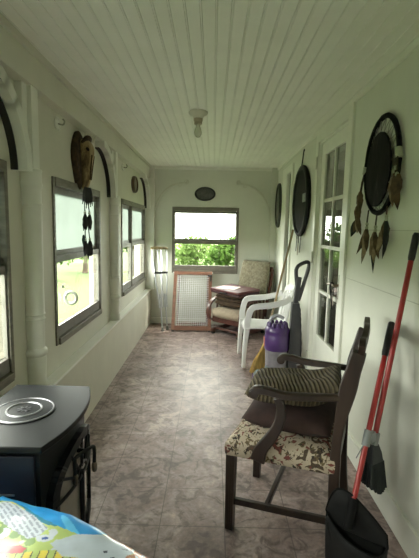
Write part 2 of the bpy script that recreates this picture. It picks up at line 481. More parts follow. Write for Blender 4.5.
def scroll(n, x0, sgn, label):
    P = [(x0, 1.62), (x0+sgn*.012, 1.74), (x0+sgn*.06, 1.88), (x0+sgn*.15, 2.02), (x0+sgn*.27, 2.115), (x0+sgn*.40, 2.155), (x0+sgn*.50, 2.165)]
    pts = bez([(x, YB-.045, z) for x, z in P], 8)
    m = MB().sweep(pts, [(-.012, -.016), (.012, -.016), (.012, .016), (-.012, .016)], up=(0, 1, 0))
    e = Vector(pts[-1])
    m.torus(e + Vector((0, 0, .012)), .028, .028, .010, 20, 6, 'XZ')
    m.torus(e + Vector((-sgn*.10, 0, -.035)), .022, .022, .008, 20, 6, 'XZ')
    m.lathe([(.012, -.02), (.016, -.01), (.016, .02)], 10, e + Vector((0, 0, .012)), (0, 1, 0))
    for k in (6, 22, 44): m.box(pts[k] + Vector((0, .03, 0)), (.02, .05, .02))
    return struct(m.build('trim_%d' % n, M('scroll_paint', (.62, .62, .53), .5, .05), smooth=30), label, 'bracket')
scroll(14, -.905, 1, 'white curved scroll bracket on end wall left of the window')
scroll(15, .865, -1, 'white curved scroll bracket on end wall right of the window')

# ---- glazed door in the right wall
def door(n):
    t = thing('door_%d' % n, 'white glazed door with two columns of panes in the right wall', 'door', (XR, (DY0+DY1)/2, 0), 0, None, 'structure')
    m = MB()
    c0, c1, x0, x1 = DY0-.085, DY1+.09, XR-.02, XR+.01
    m.b2((x0, c0, 0), (x1, DY0, DZ1+.085)); m.b2((x0, DY1, 0), (x1, c1, DZ1+.085)); m.b2((x0, DY0, DZ1), (x1, DY1, DZ1+.085))
    m.b2((XR, DY0, 0), (XR+.11, DY0+.015, DZ1)); m.b2((XR, DY1-.015, 0), (XR+.11, DY1, DZ1)); m.b2((XR, DY0, DZ1-.015), (XR+.11, DY1, DZ1))
    m.build('door_casing', trimp, t, smooth=0, bevel=.006)
    lx0, lx1 = XR+.012, XR+.052; y0, y1 = DY0+.017, DY1-.017
    gy0, gy1, gz0, gz1 = 3.115, 3.665, .56, 2.155
    d = MB()
    d.b2((lx0, y0, .012), (lx1, gy0, DZ1-.018)); d.b2((lx0, gy1, .012), (lx1, y1, DZ1-.018))
    d.b2((lx0, gy0, .012), (lx1, gy1, gz0)); d.b2((lx0, gy0, gz1), (lx1, gy1, DZ1-.018))
    leaf = d.build('door_leaf', trimp, t, smooth=0, bevel=.004)
    g = MB(); ym = (gy0+gy1)/2 + .0
    g.b2((lx0+.004, ym-.013, gz0), (lx1-.004, ym+.013, gz1))
    rows = [gz0 + (gz1-gz0)*k/4 for k in (1, 2, 3)]
    for z in rows: g.b2((lx0+.004, gy0, z-.014), (lx1-.004, gy1, z+.014))
    g.build('muntin', trimp, leaf, smooth=0, bevel=.003)
    zs = [gz0, *rows, gz1]
    for za, zb in zip(zs, zs[1:]):
        for ya, yb in ((gy0, ym), (ym, gy1)):
            MB().b2((lx0+.018, ya, za), (lx0+.022, yb, zb)).build('pane', doorgl, leaf, smooth=0)
    h = MB(); hy, hz = 3.062, 1.09
    h.b2((lx0-.006, hy-.022, hz-.11), (lx0+.004, hy+.022, hz+.08))
    h.build('handle_plate', M('aged_brass', (.10, .075, .045), .4, .3, metal=.6), t, bevel=.003)
    hm = MB().tube([(lx0, hy, hz), (lx0-.05, hy, hz)], .010, 10)
    hm.tube(bez([(lx0-.05, hy-.005, hz), (lx0-.055, hy+.06, hz+.004), (lx0-.05, hy+.12, hz-.006), (lx0-.045, hy+.16, hz-.004)], 5), .009, 8)
    hm.build('handle', M('handle_metal', (.22, .17, .12), .35, .2, metal=.7), t)
    for hz_ in (2.10, 1.25, .30):
        q = MB().b2((XR-.026, DY1+.004, hz_-.05), (XR-.018, DY1+.05, hz_+.05)); q.tube([(XR-.028, DY1+.002, hz_-.055), (XR-.028, DY1+.002, hz_+.055)], .007, 8)
        q.build('hinge', M('painted_hinge', (.55, .55, .47), .45, .1), t)
    return t
door(1)
# strap and tag hanging from the door handle
t = thing('hanging_strap', 'dark cord strap with a small pale tag looped over the door handle', 'strap', (XR-.035, 3.13, 1.08))
MB().tube(bez([(.905, 3.10, 1.105), (.897, 3.085, 1.07), (.900, 3.065, 1.02), (.905, 3.055, .96), (.907, 3.05, .91)], 6), .006, 6).tube(bez([(.925, 3.10, 1.105), (.93, 3.10, 1.05), (.93, 3.11, 1.0)], 5), .004, 6).tube([(.905, 3.10, 1.105), (.925, 3.10, 1.105)], .006, 6).build('cord', black, t)
MB().b2((.926, 3.10, .93), (.930, 3.155, 1.0)).build('tag', M('pale_tag', (.45, .38, .33), .6), t, bevel=.002)

# narrow side light window with a dim pane
t = thing('window_7', 'tall narrow window with white casing far along the right wall', 'window', (XR, (SY0+SY1)/2, SZ0), 0, None, 'structure')
m = MB()
m.b2((XR-.02, SY0-.09, SZ0-.09), (XR+.01, SY0, SZ1+.09)); m.b2((XR-.02, SY1, SZ0-.09), (XR+.01, SY1+.30, SZ1+.09)); m.b2((XR-.02, SY0, SZ1), (XR+.01, SY1, SZ1+.09)); m.b2((XR-.02, SY0, SZ0-.09), (XR+.01, SY1, SZ0))
m.build('window_frame', trimp, t, smooth=0, bevel=.005)
MB().b2((XR+.02, SY0, SZ0), (XR+.026, SY1, SZ1)).build('pane', doorgl, t, smooth=0)
# the dim house interior beyond the door
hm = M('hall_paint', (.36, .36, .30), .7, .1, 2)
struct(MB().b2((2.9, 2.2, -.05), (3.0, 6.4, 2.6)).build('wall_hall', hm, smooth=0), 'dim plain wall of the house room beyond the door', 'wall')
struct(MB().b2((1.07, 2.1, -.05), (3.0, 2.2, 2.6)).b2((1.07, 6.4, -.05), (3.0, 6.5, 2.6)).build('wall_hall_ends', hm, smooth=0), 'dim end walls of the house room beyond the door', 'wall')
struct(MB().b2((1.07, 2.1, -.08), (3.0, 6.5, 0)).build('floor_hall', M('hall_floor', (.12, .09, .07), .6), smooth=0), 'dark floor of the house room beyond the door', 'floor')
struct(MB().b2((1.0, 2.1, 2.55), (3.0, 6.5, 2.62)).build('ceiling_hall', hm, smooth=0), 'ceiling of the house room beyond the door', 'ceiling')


# ------------------------------------------------------------------ ceiling lamp holder
porc = M('porcelain', (.62, .60, .52), .3, .06)
t = thing('ceiling_light', 'white porcelain ceiling lamp holder with bare unlit bulb', 'light', (-.135, 3.345, ZC))
c = (-.135, 3.345, 0)
MB().lathe([(.03, ZC-.055), (.038, ZC-.05), (.045, ZC-.034), (.068, ZC-.022), (.076, ZC-.012), (.076, ZC)], 28, c).build('base', porc, t)
MB().lathe([(.026, ZC-.098), (.031, ZC-.094), (.031, ZC-.075), (.036, ZC-.07), (.036, ZC-.05)], 20, c).build('socket', M('socket_tan', (.38, .33, .24), .4), t)
MB().lathe([(.004, ZC-.195), (.018, ZC-.19), (.028, ZC-.172), (.030, ZC-.155), (.025, ZC-.132), (.016, ZC-.112), (.014, ZC-.095)], 20, c).build('bulb', glass_mat('bulb_glass', (.90, .90, .84), milky=.45, milk_col=(.8, .8, .72)), t)

# ------------------------------------------------------------------ pellet stove
def stove():
    y0, y1, xb, xf, zt = 1.30, 1.85, -.91, -.565, .75
    t = thing('pellet_stove', 'black stove with bowed glass door and ringed top, against left wall', 'stove', ((xb+xf)/2, (y0+y1)/2, 0))
    def bow(y, o=0):
        u = (y-(y0+y1)/2)/((y1-y0)/2); return xf + .055*(1-u*u) + o
    N = 20
    def outline(i, yy0=y0, yy1=y1):
        return [(xb+i*.5, yy0+i), *[(bow(y)-i, y) for y in [lerp(yy0+i, yy1-i, k/N) for k in range(N+1)]], (xb+i*.5, yy1-i)]
    MB().prism(outline(0), 'Z', zt-.022, zt).prism(outline(.012), 'Z', zt-.034, zt-.022).build('top_plate', blackgloss, t, smooth=30, bevel=.004)
    # body: side panels navy, shell black
    MB().prism([(p[0], p[1]) for p in outline(.03)], 'Z', .10, zt-.034).build('body', blackgloss, t, smooth=30)
    sp = MB().b2((xb+.03, y0+.018, .12), (xf-.035, y0+.032, zt-.045)).build('side_panel', navy, t, smooth=0, bevel=.004)
    MB().b2((xb+.03, y1-.032, .12), (xf-.035, y1-.018, zt-.045)).build('side_panel', navy, t, smooth=0, bevel=.004)
    MB().b2((xb+.06, y0+.014, .56), (xb+.24, y0+.019, .565)).build('seam_trim', M('grey_metal', (.30, .30, .32), .3, metal=.8), sp, smooth=0)
    MB().prism(outline(.015), 'Z', .075, .105).build('base_plate', blackgloss, t, smooth=30, bevel=.004)
    for px_, py_ in ((xb+.05, y0+.06), (xb+.05, y1-.06), (xf-.03, y0+.06), (xf-.03, y1-.06)):
        MB().lathe([(.03, 0), (.032, .01), (.022, .03), (.02, .05), (.03, .078)], 14, (px_, py_, 0)).build('leg', blackgloss, t)
    # ringed emblem on the top plate
    ring = M('ring_silver', (.34, .34, .36), .35, .2, metal=.7)
    cx, cy = -.748, 1.575
    MB().lathe([(.12, zt-.002), (.12, zt+.003), (.112, zt+.005)], 40, (cx, cy, 0)).build('emblem_disc', blackgloss, t)
    MB().torus((cx, cy, zt+.004), .112, .112, .0035, 48, 6, 'XY').torus((cx, cy, zt+.006), .066, .066, .004, 40, 6, 'XY').build('emblem_rings', ring, t)
    e = MB()
    for k in range(8):
        a = k*PI/4; e.bar((cx+math.cos(a)*.01, cy+math.sin(a)*.01, zt+.006), (cx+math.cos(a)*.028, cy+math.sin(a)*.028, zt+.006), .007, .004)
    e.build('emblem_star', M('star_grey', (.10, .10, .11), .4, .2, metal=.5), t)
    # arched door on the bowed front
    yc = (y0+y1)/2; hw, zb, zs = .225, .20, .50
    def arch(hw_, zb_, zs_, rise, n=14):
        P = [(yc-hw_, zb_), (yc+hw_, zb_)]
        P += [(yc+hw_*math.cos(R(180)*k/n), zs_+rise*math.sin(R(180)*k/n)) for k in range(n+1)]
        return P
    A = arch(hw, zb, zs, .165); B = arch(hw-.04, zb+.045, zs, .125)
    m = MB(); n = len(A)
    for i in range(n):
        a, b, c_, d = A[i], A[(i+1) % n], B[(i+1) % n], B[i]
        # subdivide so the long bottom edge follows the bow
        S = 8
        for s_ in range(S):
            q = [(lerp(a[0], b[0], s_/S), lerp(a[1], b[1], s_/S)), (lerp(a[0], b[0], (s_+1)/S), lerp(a[1], b[1], (s_+1)/S)),
                 (lerp(d[0], c_[0], (s_+1)/S), lerp(d[1], c_[1], (s_+1)/S)), (lerp(d[0], c_[0], s_/S), lerp(d[1], c_[1], s_/S))]
            F_ = [m.v((bow(p[0], -.005), p[0], p[1])) for p in q]; K = [m.v((bow(p[0], -.035), p[0], p[1])) for p in q]
            m.f(F_); m.f(K[::-1])
            for j in range(4): m.f([F_[j], K[j], K[(j+1) % 4], F_[(j+1) % 4]])
    door_ = m.build('door', blackgloss, t, smooth=30)
    g = MB(); W = 16
    for k in range(W):
        ya, yb = lerp(yc-hw+.03, yc+hw-.03, k/W), lerp(yc-hw+.03, yc+hw-.03, (k+1)/W)
        def zt_(y): return zs + .13*max(0, 1-((y-yc)/(hw-.03))**2)**.5
        g.f([g.v((bow(ya, -.018), ya, zb+.03)), g.v((bow(yb, -.018), yb, zb+.03)), g.v((bow(yb, -.018), yb, zt_(yb))), g.v((bow(ya, -.018), ya, zt_(ya)))])
    mg, nt, bb = new_mat('stove_glass'); bb.inputs['Base Color'].default_value = (.15, .13, .11, 1); bb.inputs['Roughness'].default_value = .06; bb.inputs['Specular IOR Level'].default_value = 1.0
    nt.links.new(ramp(nt, noise(nt, 4), [(.3, (.24, .21, .18)), (.7, (.36, .32, .28))]), bb.inputs['Base Color'])  # beige-grey reflection of the floor is put into the glass colour
    g.build('glass', mg, door_)
    mu = MB()
    def onb(y, z): return (bow(y, -.008), y, z)
    for k in range(1, 6):
        a = R(180)*k/6
        mu.tube([onb(yc+.06*math.cos(a), zs-.02+.04*math.sin(a)), onb(yc+.13*math.cos(a), zs-.01+.09*math.sin(a)), onb(yc+(hw-.02)*math.cos(a), zs+.14*math.sin(a))], .006, 6)
    mu.tube([onb(yc+.07*math.cos(R(180)*k/10), zs-.02+.05*math.sin(R(180)*k/10)) for k in range(11)], .006, 6)
    mu.tube([onb(lerp(yc-hw+.02, yc+hw-.02, k/12), zs-.02) for k in range(13)], .007, 6)
    mu.tube([onb(yc, zb+.03), onb(yc, (zb+zs)/2), onb(yc, zs)], .010, 6)
    mu.build('fan_muntins', blackgloss, door_)
    h = MB().tube([(bow(yc, -.02), yc-.02, .60), (-.50, yc-.03, .60)], .010, 8)
    h.tube(bez([(-.519, 1.495, .525), (-.519, 1.495, .585), (-.512, 1.505, .601), (-.478, 1.575, .601), (-.470, 1.587, .585), (-.470, 1.587, .525)], 5), .0075, 8)
    h.build('door_handle', black, door_)
    for x_, y_ in ((-.519, 1.495), (-.470, 1.587)):
        MB().lathe([(.009, -.035), (.012, -.025), (.012, -.005), (.008, .005)], 10, (x_, y_, .525)).build('handle_grip', M('grip_bronze', (.12, .09, .06), .35, metal=.5), door_)
stove()

# ------------------------------------------------------------------ printed plastic sack in the foreground
def sack():
    c = Vector((-.505, .86, 0)); rz = R(-24.7); hx, hy, H = .33, .292, .645
    m = MB(Matrix.Translation(c) @ Matrix.Rotation(rz, 4, 'Z'))
    def col(a, b): return M('sack_'+a, b, .28, .12, 14, coat=.3)
    mats = [col('blue', (.030, .27, .62)), col('white', (.52, .56, .63)), col('green', (.16, .27, .06)), col('red', (.50, .05, .07)), col('yellow', (.72, .58, .08)),
            col('ink', (.03, .04, .06)), col('grey', (.47, .53, .60)), col('orange', (.50, .22, .11)), col('navy', (.03, .08, .28)), col('lime', (.42, .52, .17)), col('slate', (.26, .29, .36)), col('teal', (.03, .20, .30)), col('sky', (.12, .48, .80))]
    # the printed areas, in metres across the top of the sack
    AREA = [('ink', [(.145, .224), (.154, .233), (.162, .226), (.154, .221)]), ('ink', [(.179, .214), (.187, .226), (.192, .215), (.186, .211)]), ('slate', [(.182, .262), (.196, .27), (.2, .265), (.185, .258)]),
            ('navy', [(-.023, .171), (-.017, .18), (-.002, .183), (-.005, .175), (-.013, .17)]),
            ('logo', [(-.039, .166), (-.036, .177), (-.023, .186), (-.002, .191), (.009, .186), (.007, .175), (-.005, .163), (-.024, .16)]),
            ('text', [(-.277, .232), (-.256, .254), (-.21, .25), (-.117, .228), (-.033, .206), (-.035, .172), (-.056, .157), (-.127, .164), (-.203, .175), (-.30, .195)]),
            ('teal', [(-.21, .261), (-.172, .254), (-.12, .235), (-.062, .227), (-.014, .225), (-.022, .217), (-.075, .216), (-.124, .224)]),
            ('orange', [(.113, .284), (.12, .296), (.185, .30), (.253, .32), (.33, .30), (.33, .17), (.211, .207), (.21, .247), (.22, .268), (.167, .281)]),
            ('grey', [(.014, .168), (.048, .226), (.092, .257), (.118, .287), (.165, .285), (.216, .269), (.212, .248), (.207, .212), (.078, .147)]),
            ('blue', [(-.428, .336), (-.303, .242), (-.244, .26), (-.18, .25), (-.112, .23), (-.043, .223), (.015, .226), (.06, .232), (.092, .257), (.113, .284), (.121, .357), (-.14, .357)]),
            ('red', [(-.112, .102), (-.057, .132), (-.029, .128), (-.025, .111), (-.088, .083)]),
            ('yellow', [(-.045, .100), (.053, .160), (.105, .170), (.25, .137), (.016, -.10), (-.2, -.06)])]
    IX = {'blue': 0, 'red': 3, 'ink': 5, 'grey': 6, 'orange': 7, 'navy': 8, 'slate': 10, 'teal': 11}
    def inside(p, P):
        r = False; j = len(P)-1
        for i in range(len(P)):
            if (P[i][1] > p[1]) != (P[j][1] > p[1]) and p[0] < (P[j][0]-P[i][0])*(p[1]-P[i][1])/(P[j][1]-P[i][1])+P[i][0]: r = not r
            j = i
        return r
    rnd = random.Random(4)
    spots = [(rnd.uniform(-.33, .1), rnd.uniform(-.1, .29), rnd.uniform(.006, .020), rnd.choice((9, 9, 2, 9, 9, 1, 4))) for _ in range(260)]
    def pick(x, y):
        for k, P in AREA:
            if not inside((x, y), P): continue
            if k == 'text':
                # columns of short illegible dashes on a grey-white panel
                q = x*.36 + y*.93; r_ = q/.0125; 
                return 10 if r_ % 1 < .5 and math.sin((x*.93-y*.36)*170 + math.floor(r_)*2.4) > -.8 else 1
            if k == 'logo': return 1
            if k == 'yellow':
                s_ = math.sin((x+y*.6)*130); return 4 if s_ > .1 else (5 if s_ > -.35 else 9)
            if k == 'orange': return 7 if math.sin(x*190+y*90)*math.cos(y*170) > -.55 else 1
            if k == 'blue': return 12 if math.sin(x*31+y*70)*math.sin(x*12-2) > .62 else 0
            if k == 'red': return 3
            return IX[k]
        for a, b, r, k in spots:
            if (x-a)**2 + (y-b)**2 < r*r: return k
        return 2 if x < -.12 or y < .05 else 9
    NU, NV = 210, 190
    def top(u, v):
        x = u*2-1; y = v*2-1
        e = max(0, (1-abs(x)**6)*(1-abs(y)**6))
        z = H*(.955+.045*e**.5) + .006*math.sin(x*5+y*2) + .004*math.sin(y*8-x*4) + .0015*math.sin(x*19+y*3)*abs(y)**3
        z -= .012*max(0, x)**2
        return (hx*x*(1-.06*y**4), hy*y*(1-.05*x**4), z)
    G = [[m.v(top(i/NU, j/NV)) for j in range(NV+1)] for i in range(NU+1)]
    for i in range(NU):
        for j in range(NV):
            p = top((i+.5)/NU, (j+.5)/NV); m.mi = pick(p[0], p[1]); m.f([G[i][j], G[i+1][j], G[i+1][j+1], G[i][j+1]])
    loop = [G[i][0] for i in range(NU)] + [G[NU][j] for j in range(NV)] + [G[i][NV] for i in range(NU, 0, -1)] + [G[0][j] for j in range(NV, 0, -1)]
    inv = m.T.inverted(); prev = loop
    base = [inv @ v.co for v in loop]
    for k, (zf, s_) in enumerate(((.97, 1.010), (.9, 1.016), (.5, 1.018), (.2, 1.014), (.05, 1.0), (0, .96))):
        cur = [m.v((p.x*s_, p.y*s_, p.z*zf if zf else 0.0)) for p in base]; n = len(cur)
        for i in range(n):
            m.mi = 7 if base[i].x > hx*.80 and k < 4 else 0
            m.f([prev[i], prev[(i+1) % n], cur[(i+1) % n], cur[i]])
        prev = cur
    m.mi = 0; m.f(prev)
    o = m.build('printed_sack', None, mats=mats, smooth=60)
    tag(origin_to(o, c), 'full plastic sack with bright blue, green and white printing, in front of the stove', 'sack')
sack()

# ------------------------------------------------------------------ dark wooden armchair
def armchair():
    rz = R(67.35); c = Vector((.430, 2.033, 0)); T = Matrix.Translation(c) @ Matrix.Rotation(rz, 4, 'Z')
    t = thing('armchair', 'dark wooden armchair with floral seat, facing left near the red-handled broom', 'armchair', c, rz)
    def mb(): return MB(T)
    # front legs, straight and fluted; rear legs raked and running up into the back posts
    for sx in (-1, 1):
        m = mb(); x = sx*.240; y = .240
        m.bar((x, y, 0), (x, y, .43), .040, .040, up=(0, 1, 0), w1=.046, h1=.046)
        for k in (-1, 0, 1):
            m.bar((x+k*.011, y+.020, .03), (x+k*.011, y+.023, .41), .005, .004, up=(0, 1, 0)); m.bar((x+sx*.020, y+k*.011, .03), (x+sx*.023, y+k*.011, .41), .004, .005, up=(0, 1, 0))
        m.build('leg', darkwood, t, bevel=.004)
    for sx in (-1, 1):
        P = bez([(sx*.216, -.275, 0), (sx*.210, -.252, .22), (sx*.205, -.245, .42), (sx*.207, -.25, .60), (sx*.215, -.282, .82), (sx*.228, -.318, .99)], 6)
        mb().sweep(P, [(-.019, -.024), (.019, -.024), (.019, .024), (-.019, .024)], up=(0, 1, 0), scales=[(1, 1 + (.55*math.exp(-((k-24)/3.2)**2) + .25*math.exp(-((k-29)/2.0)**2) - .12*math.exp(-((k-17)/3)**2))) for k in range(len(P))]).build('leg', darkwood, t, bevel=.006)
    # stretchers
    for sx in (-1, 1): mb().bar((sx*.236, .232, .15), (sx*.212, -.262, .17), .022, .034).build('stretcher', darkwood, t, bevel=.004)
    mb().bar((-.224, .06, .158), (.224, .06, .158), .022, .032).build('stretcher', darkwood, t, bevel=.004)
    # upholstered seat
    def seat(u, v, z):
        w = lerp(.225, .272, v); return ((u*2-1)*w, lerp(-.245, .262, v), z)
    m = mb(); n = 22
    def topf(u, v):
        e = (1-abs(u*2-1)**4)*(1-abs(v*2-1)**4); p = seat(u, v, .468 + .052*max(0, e)**.5); return p
    m.grid(topf, n, n)
    rim = [(k/n, 0) for k in range(n)] + [(1, k/n) for k in range(n)] + [(k/n, 1) for k in range(n, 0, -1)] + [(0, k/n) for k in range(n, 0, -1)]
    def ring(z, s): 
        out = []
        for u, v in rim:
            p = seat(u, v, z); out.append((p[0]*s, p[1]*s+.003*(1-s), z - .012*(0 if v > .02 and v < .98 else 0)))
        return out
    m.loft([ring(.468, 1), ring(.45, 1.012), ring(.415, 1.005), ring(.40, .98)], caps=False)
    m.f([m.v(p) for p in ring(.40, .98)])
    m.build('seat', floral, t, smooth=50)
    # arms: swooping support, arm bar with scrolled tip
    for sx in (-1, 1):
        x = sx*.262
        S = bez([(sx*.268, .10, .41), (sx*.268, .085, .47), (sx*.266, .035, .55), (sx*.264, .005, .62), (x, .0, .69), (x, .02, .738)], 6)
        mb().sweep(S, [(-.013, -.030), (.013, -.030), (.013, .030), (-.013, .030)], up=(0, 1, 0), scales=[(1, lerp(1.25, .62, (k/(len(S)-1))**.6)) for k in range(len(S))]).build('arm_support', darkwood, t, bevel=.006)
        A = bez([(sx*.212, -.262, .770), (sx*.240, -.15, .762), (sx*.264, -.02, .754), (sx*.268, .07, .764), (sx*.268, .117, .760), (sx*.268, .135, .742)], 6)
        mb().sweep(A, [(-.020, -.014), (-.012, -.020), (.012, -.020), (.020, -.014), (.020, .010), (.010, .017), (-.010, .017), (-.020, .010)], scales=[lerp(.8, 1.15, k/(len(A)-1)) for k in range(len(A))]).lathe([(.008, -.022), (.024, -.02), (.026, 0), (.024, .02), (.008, .022)], 14, (sx*.268, .125, .745), (1, 0, 0)).build('arm', darkwood, t, smooth=35)
    # back: shaped crest rail with ears, pierced ribbon splat
    C = bez([(-.262, -.328, 1.005), (-.235, -.326, 1.022), (-.15, -.330, 1.008), (-.06, -.334, 1.026), (0, -.335, 1.034), (.06, -.334, 1.026), (.15, -.330, 1.008), (.235, -.326, 1.022), (.262, -.328, 1.005)], 5)
    mb().sweep(C, [(-.012, -.030), (.012, -.030), (.015, 0), (.012, .030), (-.012, .030), (-.015, 0)], up=(0, 0, 1)).build('crest_rail', darkwood, t, smooth=35)
    sp = mb()
    for sx in (-1, 1):
        sp.sweep(bez([(sx*.03, -.25, .44), (sx*.05, -.256, .56), (sx*.075, -.268, .68), (sx*.04, -.280, .79), (sx*.085, -.30, .90), (sx*.07, -.328, 1.01)], 6), [(-.013, -.007), (.013, -.007), (.013, .007), (-.013, .007)], up=(0, 1, 0))
        sp.sweep(bez([(0, -.25, .44), (sx*.01, -.262, .62), (sx*.03, -.285, .80), (sx*.015, -.31, .92), (0, -.33, 1.015)], 6), [(-.010, -.006), (.010, -.006), (.010, .006), (-.010, .006)], up=(0, 1, 0))
    sp.build('splat', darkwood, t, smooth=35)
    mb().bar((-.205, -.248, .445), (.205, -.248, .445), .022, .07).build('rear_rail', darkwood, t, bevel=.004)
    # cushions stacked on the seat
    maroon = M('brown_cushion_cloth', (.034, .016, .013), .9, .25, 30, bmp=.2)
    m = mb().cushion((0, -.005, .579), .222, .225, .100, 22, lambda u, v: -.006*(u*u), wr=.004)
    o = m.build('seat_cushion', maroon, smooth=60)
    tag(origin_to(o, T @ Vector((0, 0, .51))), 'plain dark brown cushion lying on the floral armchair seat', 'cushion')
    st = stripe_mat('corduroy_stripe', (.030, .021, .010), (.060, .044, .021), (.125, .098, .055), 17.0, 0)
    m = MB(T @ Matrix.Translation((0, -.010, .706)) @ Matrix.Rotation(R(-5), 4, 'X') @ Matrix.Rotation(R(6), 4, 'Z')).cushion((0, 0, 0), .192, .242, .112, 24, lambda u, v: .075*max(0, -v)**2.5 + .012*v - .004, wr=.010)
    o = m.build('throw_pillow', st, smooth=60)
    tag(origin_to(o, T @ Vector((0, 0, .61))), 'olive brown ribbed pillow on top of the plain cushion in the armchair', 'pillow')
armchair()

# ------------------------------------------------------------------ lobby dustpan and broom leaning at the right wall
redm = M('red_handle', (.33, .016, .014), .35, .12, 20)
grip = M('black_grip', (.014, .014, .015), .5, .2, 30)
greyp = M('grey_clip', (.20, .21, .21), .45, .1)
def dustpan():
    t = thing('dustpan', 'black long-handled dustpan standing on the floor beside the armchair', 'dustpan', (.65, 1.61, 0))
    panm = M('pan_black', (.006, .006, .006), .7, .25, 12, spec=.15); shell = M('pan_shell', (.016, .016, .016), .7, .25, 12, spec=.2)
    back = [(.535, 1.704, .256), (.545, 1.697, .310), (.563, 1.685, .362), (.584, 1.671, .380), (.617, 1.650, .374), (.648, 1.629, .354), (.70, 1.595, .305), (.749, 1.563, .250)]
    front = [(.748, 1.545, .205), (.722, 1.527, .190), (.690, 1.520, .186), (.646, 1.533, .195), (.616, 1.555, .200), (.592, 1.585, .203), (.570, 1.625, .210), (.550, 1.665, .225)]
    loop = [Vector(p) for p in bez(back, 3)] + [Vector(p) for p in bez(front, 3)]
    cx, cy = .650, 1.612
    def ring(k, f): return [Vector((cx+(p.x-cx)*k, cy+(p.y-cy)*k, p.z*f)) for p in loop]
    m = MB(); m.loft([loop, ring(.985, .8), ring(.96, .45), ring(.93, .12), [Vector((p.x, p.y, .004)) for p in ring(.90, 1)]], caps=False)
    m.f([m.v((p.x, p.y, .004)) for p in ring(.90, 1)])
    m.build('pan', shell, t, smooth=50, solid=.005)
    MB().tube(loop, .0045, 6, closed=True).build('rim', panm, t)
    # black inner scoop sloping from the back plate down to the front lip
    n_ = 12; sl = MB()
    B_ = [Vector(back[0]).lerp(Vector(back[-1]), k/n_) for k in range(n_+1)]
    F_ = [Vector((lerp(.566, .735, k/n_), lerp(1.640, 1.540, k/n_) - .030*math.sin(PI*k/n_), .10)) for k in range(n_+1)]
    for k in range(n_):
        sl.f([sl.v(B_[k]+Vector((-.006, -.009, -.05))), sl.v(B_[k+1]+Vector((-.006, -.009, -.05))), sl.v(F_[k+1]), sl.v(F_[k])])
    sl.build('inner_scoop', panm, t, smooth=60, solid=.003)
    p0, p1 = Vector((.625, 1.632, .330)), Vector((.860, 1.916, 1.074)); L = (p1-p0).length; d = (p1-p0).normalized()
    MB().tube([p0-d*.09, p0+d*.03], .021, 12).build('handle_socket', panm, t)
    MB().tube([p0, p0+d*L*.83], .0125, 12).build('handle', redm, t)
    MB().tube([p0+d*L*.80, p0+d*L*.82, p0+d*L*.99, p0+d*L], .0165, 12, radii=[.014, .0165, .0165, .011]).build('grip', grip, t)
    cp = p0 + d*L*.345
    m = MB().tube([cp-d*.035, cp+d*.035], .0185, 12)
    m.bar(cp+Vector((.008, .004, 0)), cp+Vector((.034, .022, .004)), .030, .045)
    m.tube(bez([cp+Vector((-.015, -.015, -.01)), cp+Vector((-.030, -.02, -.04)), cp+Vector((-.050, -.02, -.085))], 4), .0025, 6)
    m.build('broom_clip', greyp, t)
dustpan()
def angle_broom():
    t = thing('broom', 'red-handled broom with black grip leaning on right wall behind the dustpan', 'broom', (.77, 1.79, .28))
    p1, p0 = Vector((.934, 1.900, 1.497)), Vector((.757, 1.775, .555)); d = (p1-p0).normalized(); L = (p1-p0).length
    MB().tube([p0-d*.03, p0+d*L*.88], .0125, 12).build('handle', redm, t)
    MB().tube([p0+d*L*.865, p0+d*L*.88, p0+d*L*.985, p0+d*L], .016, 12, radii=[.013, .016, .016, .011]).build('grip', grip, t)
    MB().tube([p0-d*.02, p0+d*.035], .020, 12).build('collar', greyp, t)
    # flared head seen nearly edge-on, tip trimmed at an angle
    hm = M('broom_bristle', (.013, .016, .016), .8, .4, 60, stretch=(1, 1, .05), bmp=.5)
    q = p0 - d*.02; fl = Vector((.86, .50, 0)).normalized(); tn = Vector((-.50, .86, 0)).normalized()
    # angled head: the top plate slopes, the trimmed tip points down
    def sect(c, w, th): return [c - fl*w + -tn*th, c + fl*w - tn*th, c + fl*w + tn*th, c - fl*w + tn*th]
    cap = MB().loft([sect(q+Vector((0, 0, .005)), .018, .016), sect(q+Vector((.004, .002, -.035)), .030, .024), sect(q+Vector((.006, .003, -.085)), .040, .028)])
    cap.build('head_cap', M('broom_cap', (.014, .016, .017), .45), t, bevel=.004)
    br = MB(); n = 18
    for i in range(n):
        for j in range(4):
            u = i/(n-1)*2-1; w = (j-1.5)/1.5
            a_ = q + Vector((.006, .003, -.080)) + fl*u*.039 + tn*w*.022
            b_ = q + Vector((.010, .004, -.235 + .045*abs(u-.35) + random.uniform(-.006, .004))) + fl*u*.050 + tn*w*.034
            br.bar(a_, b_, .010, .010, w1=.011, h1=.011)
    br.build('bristles', hm, t, smooth=0)
angle_broom()

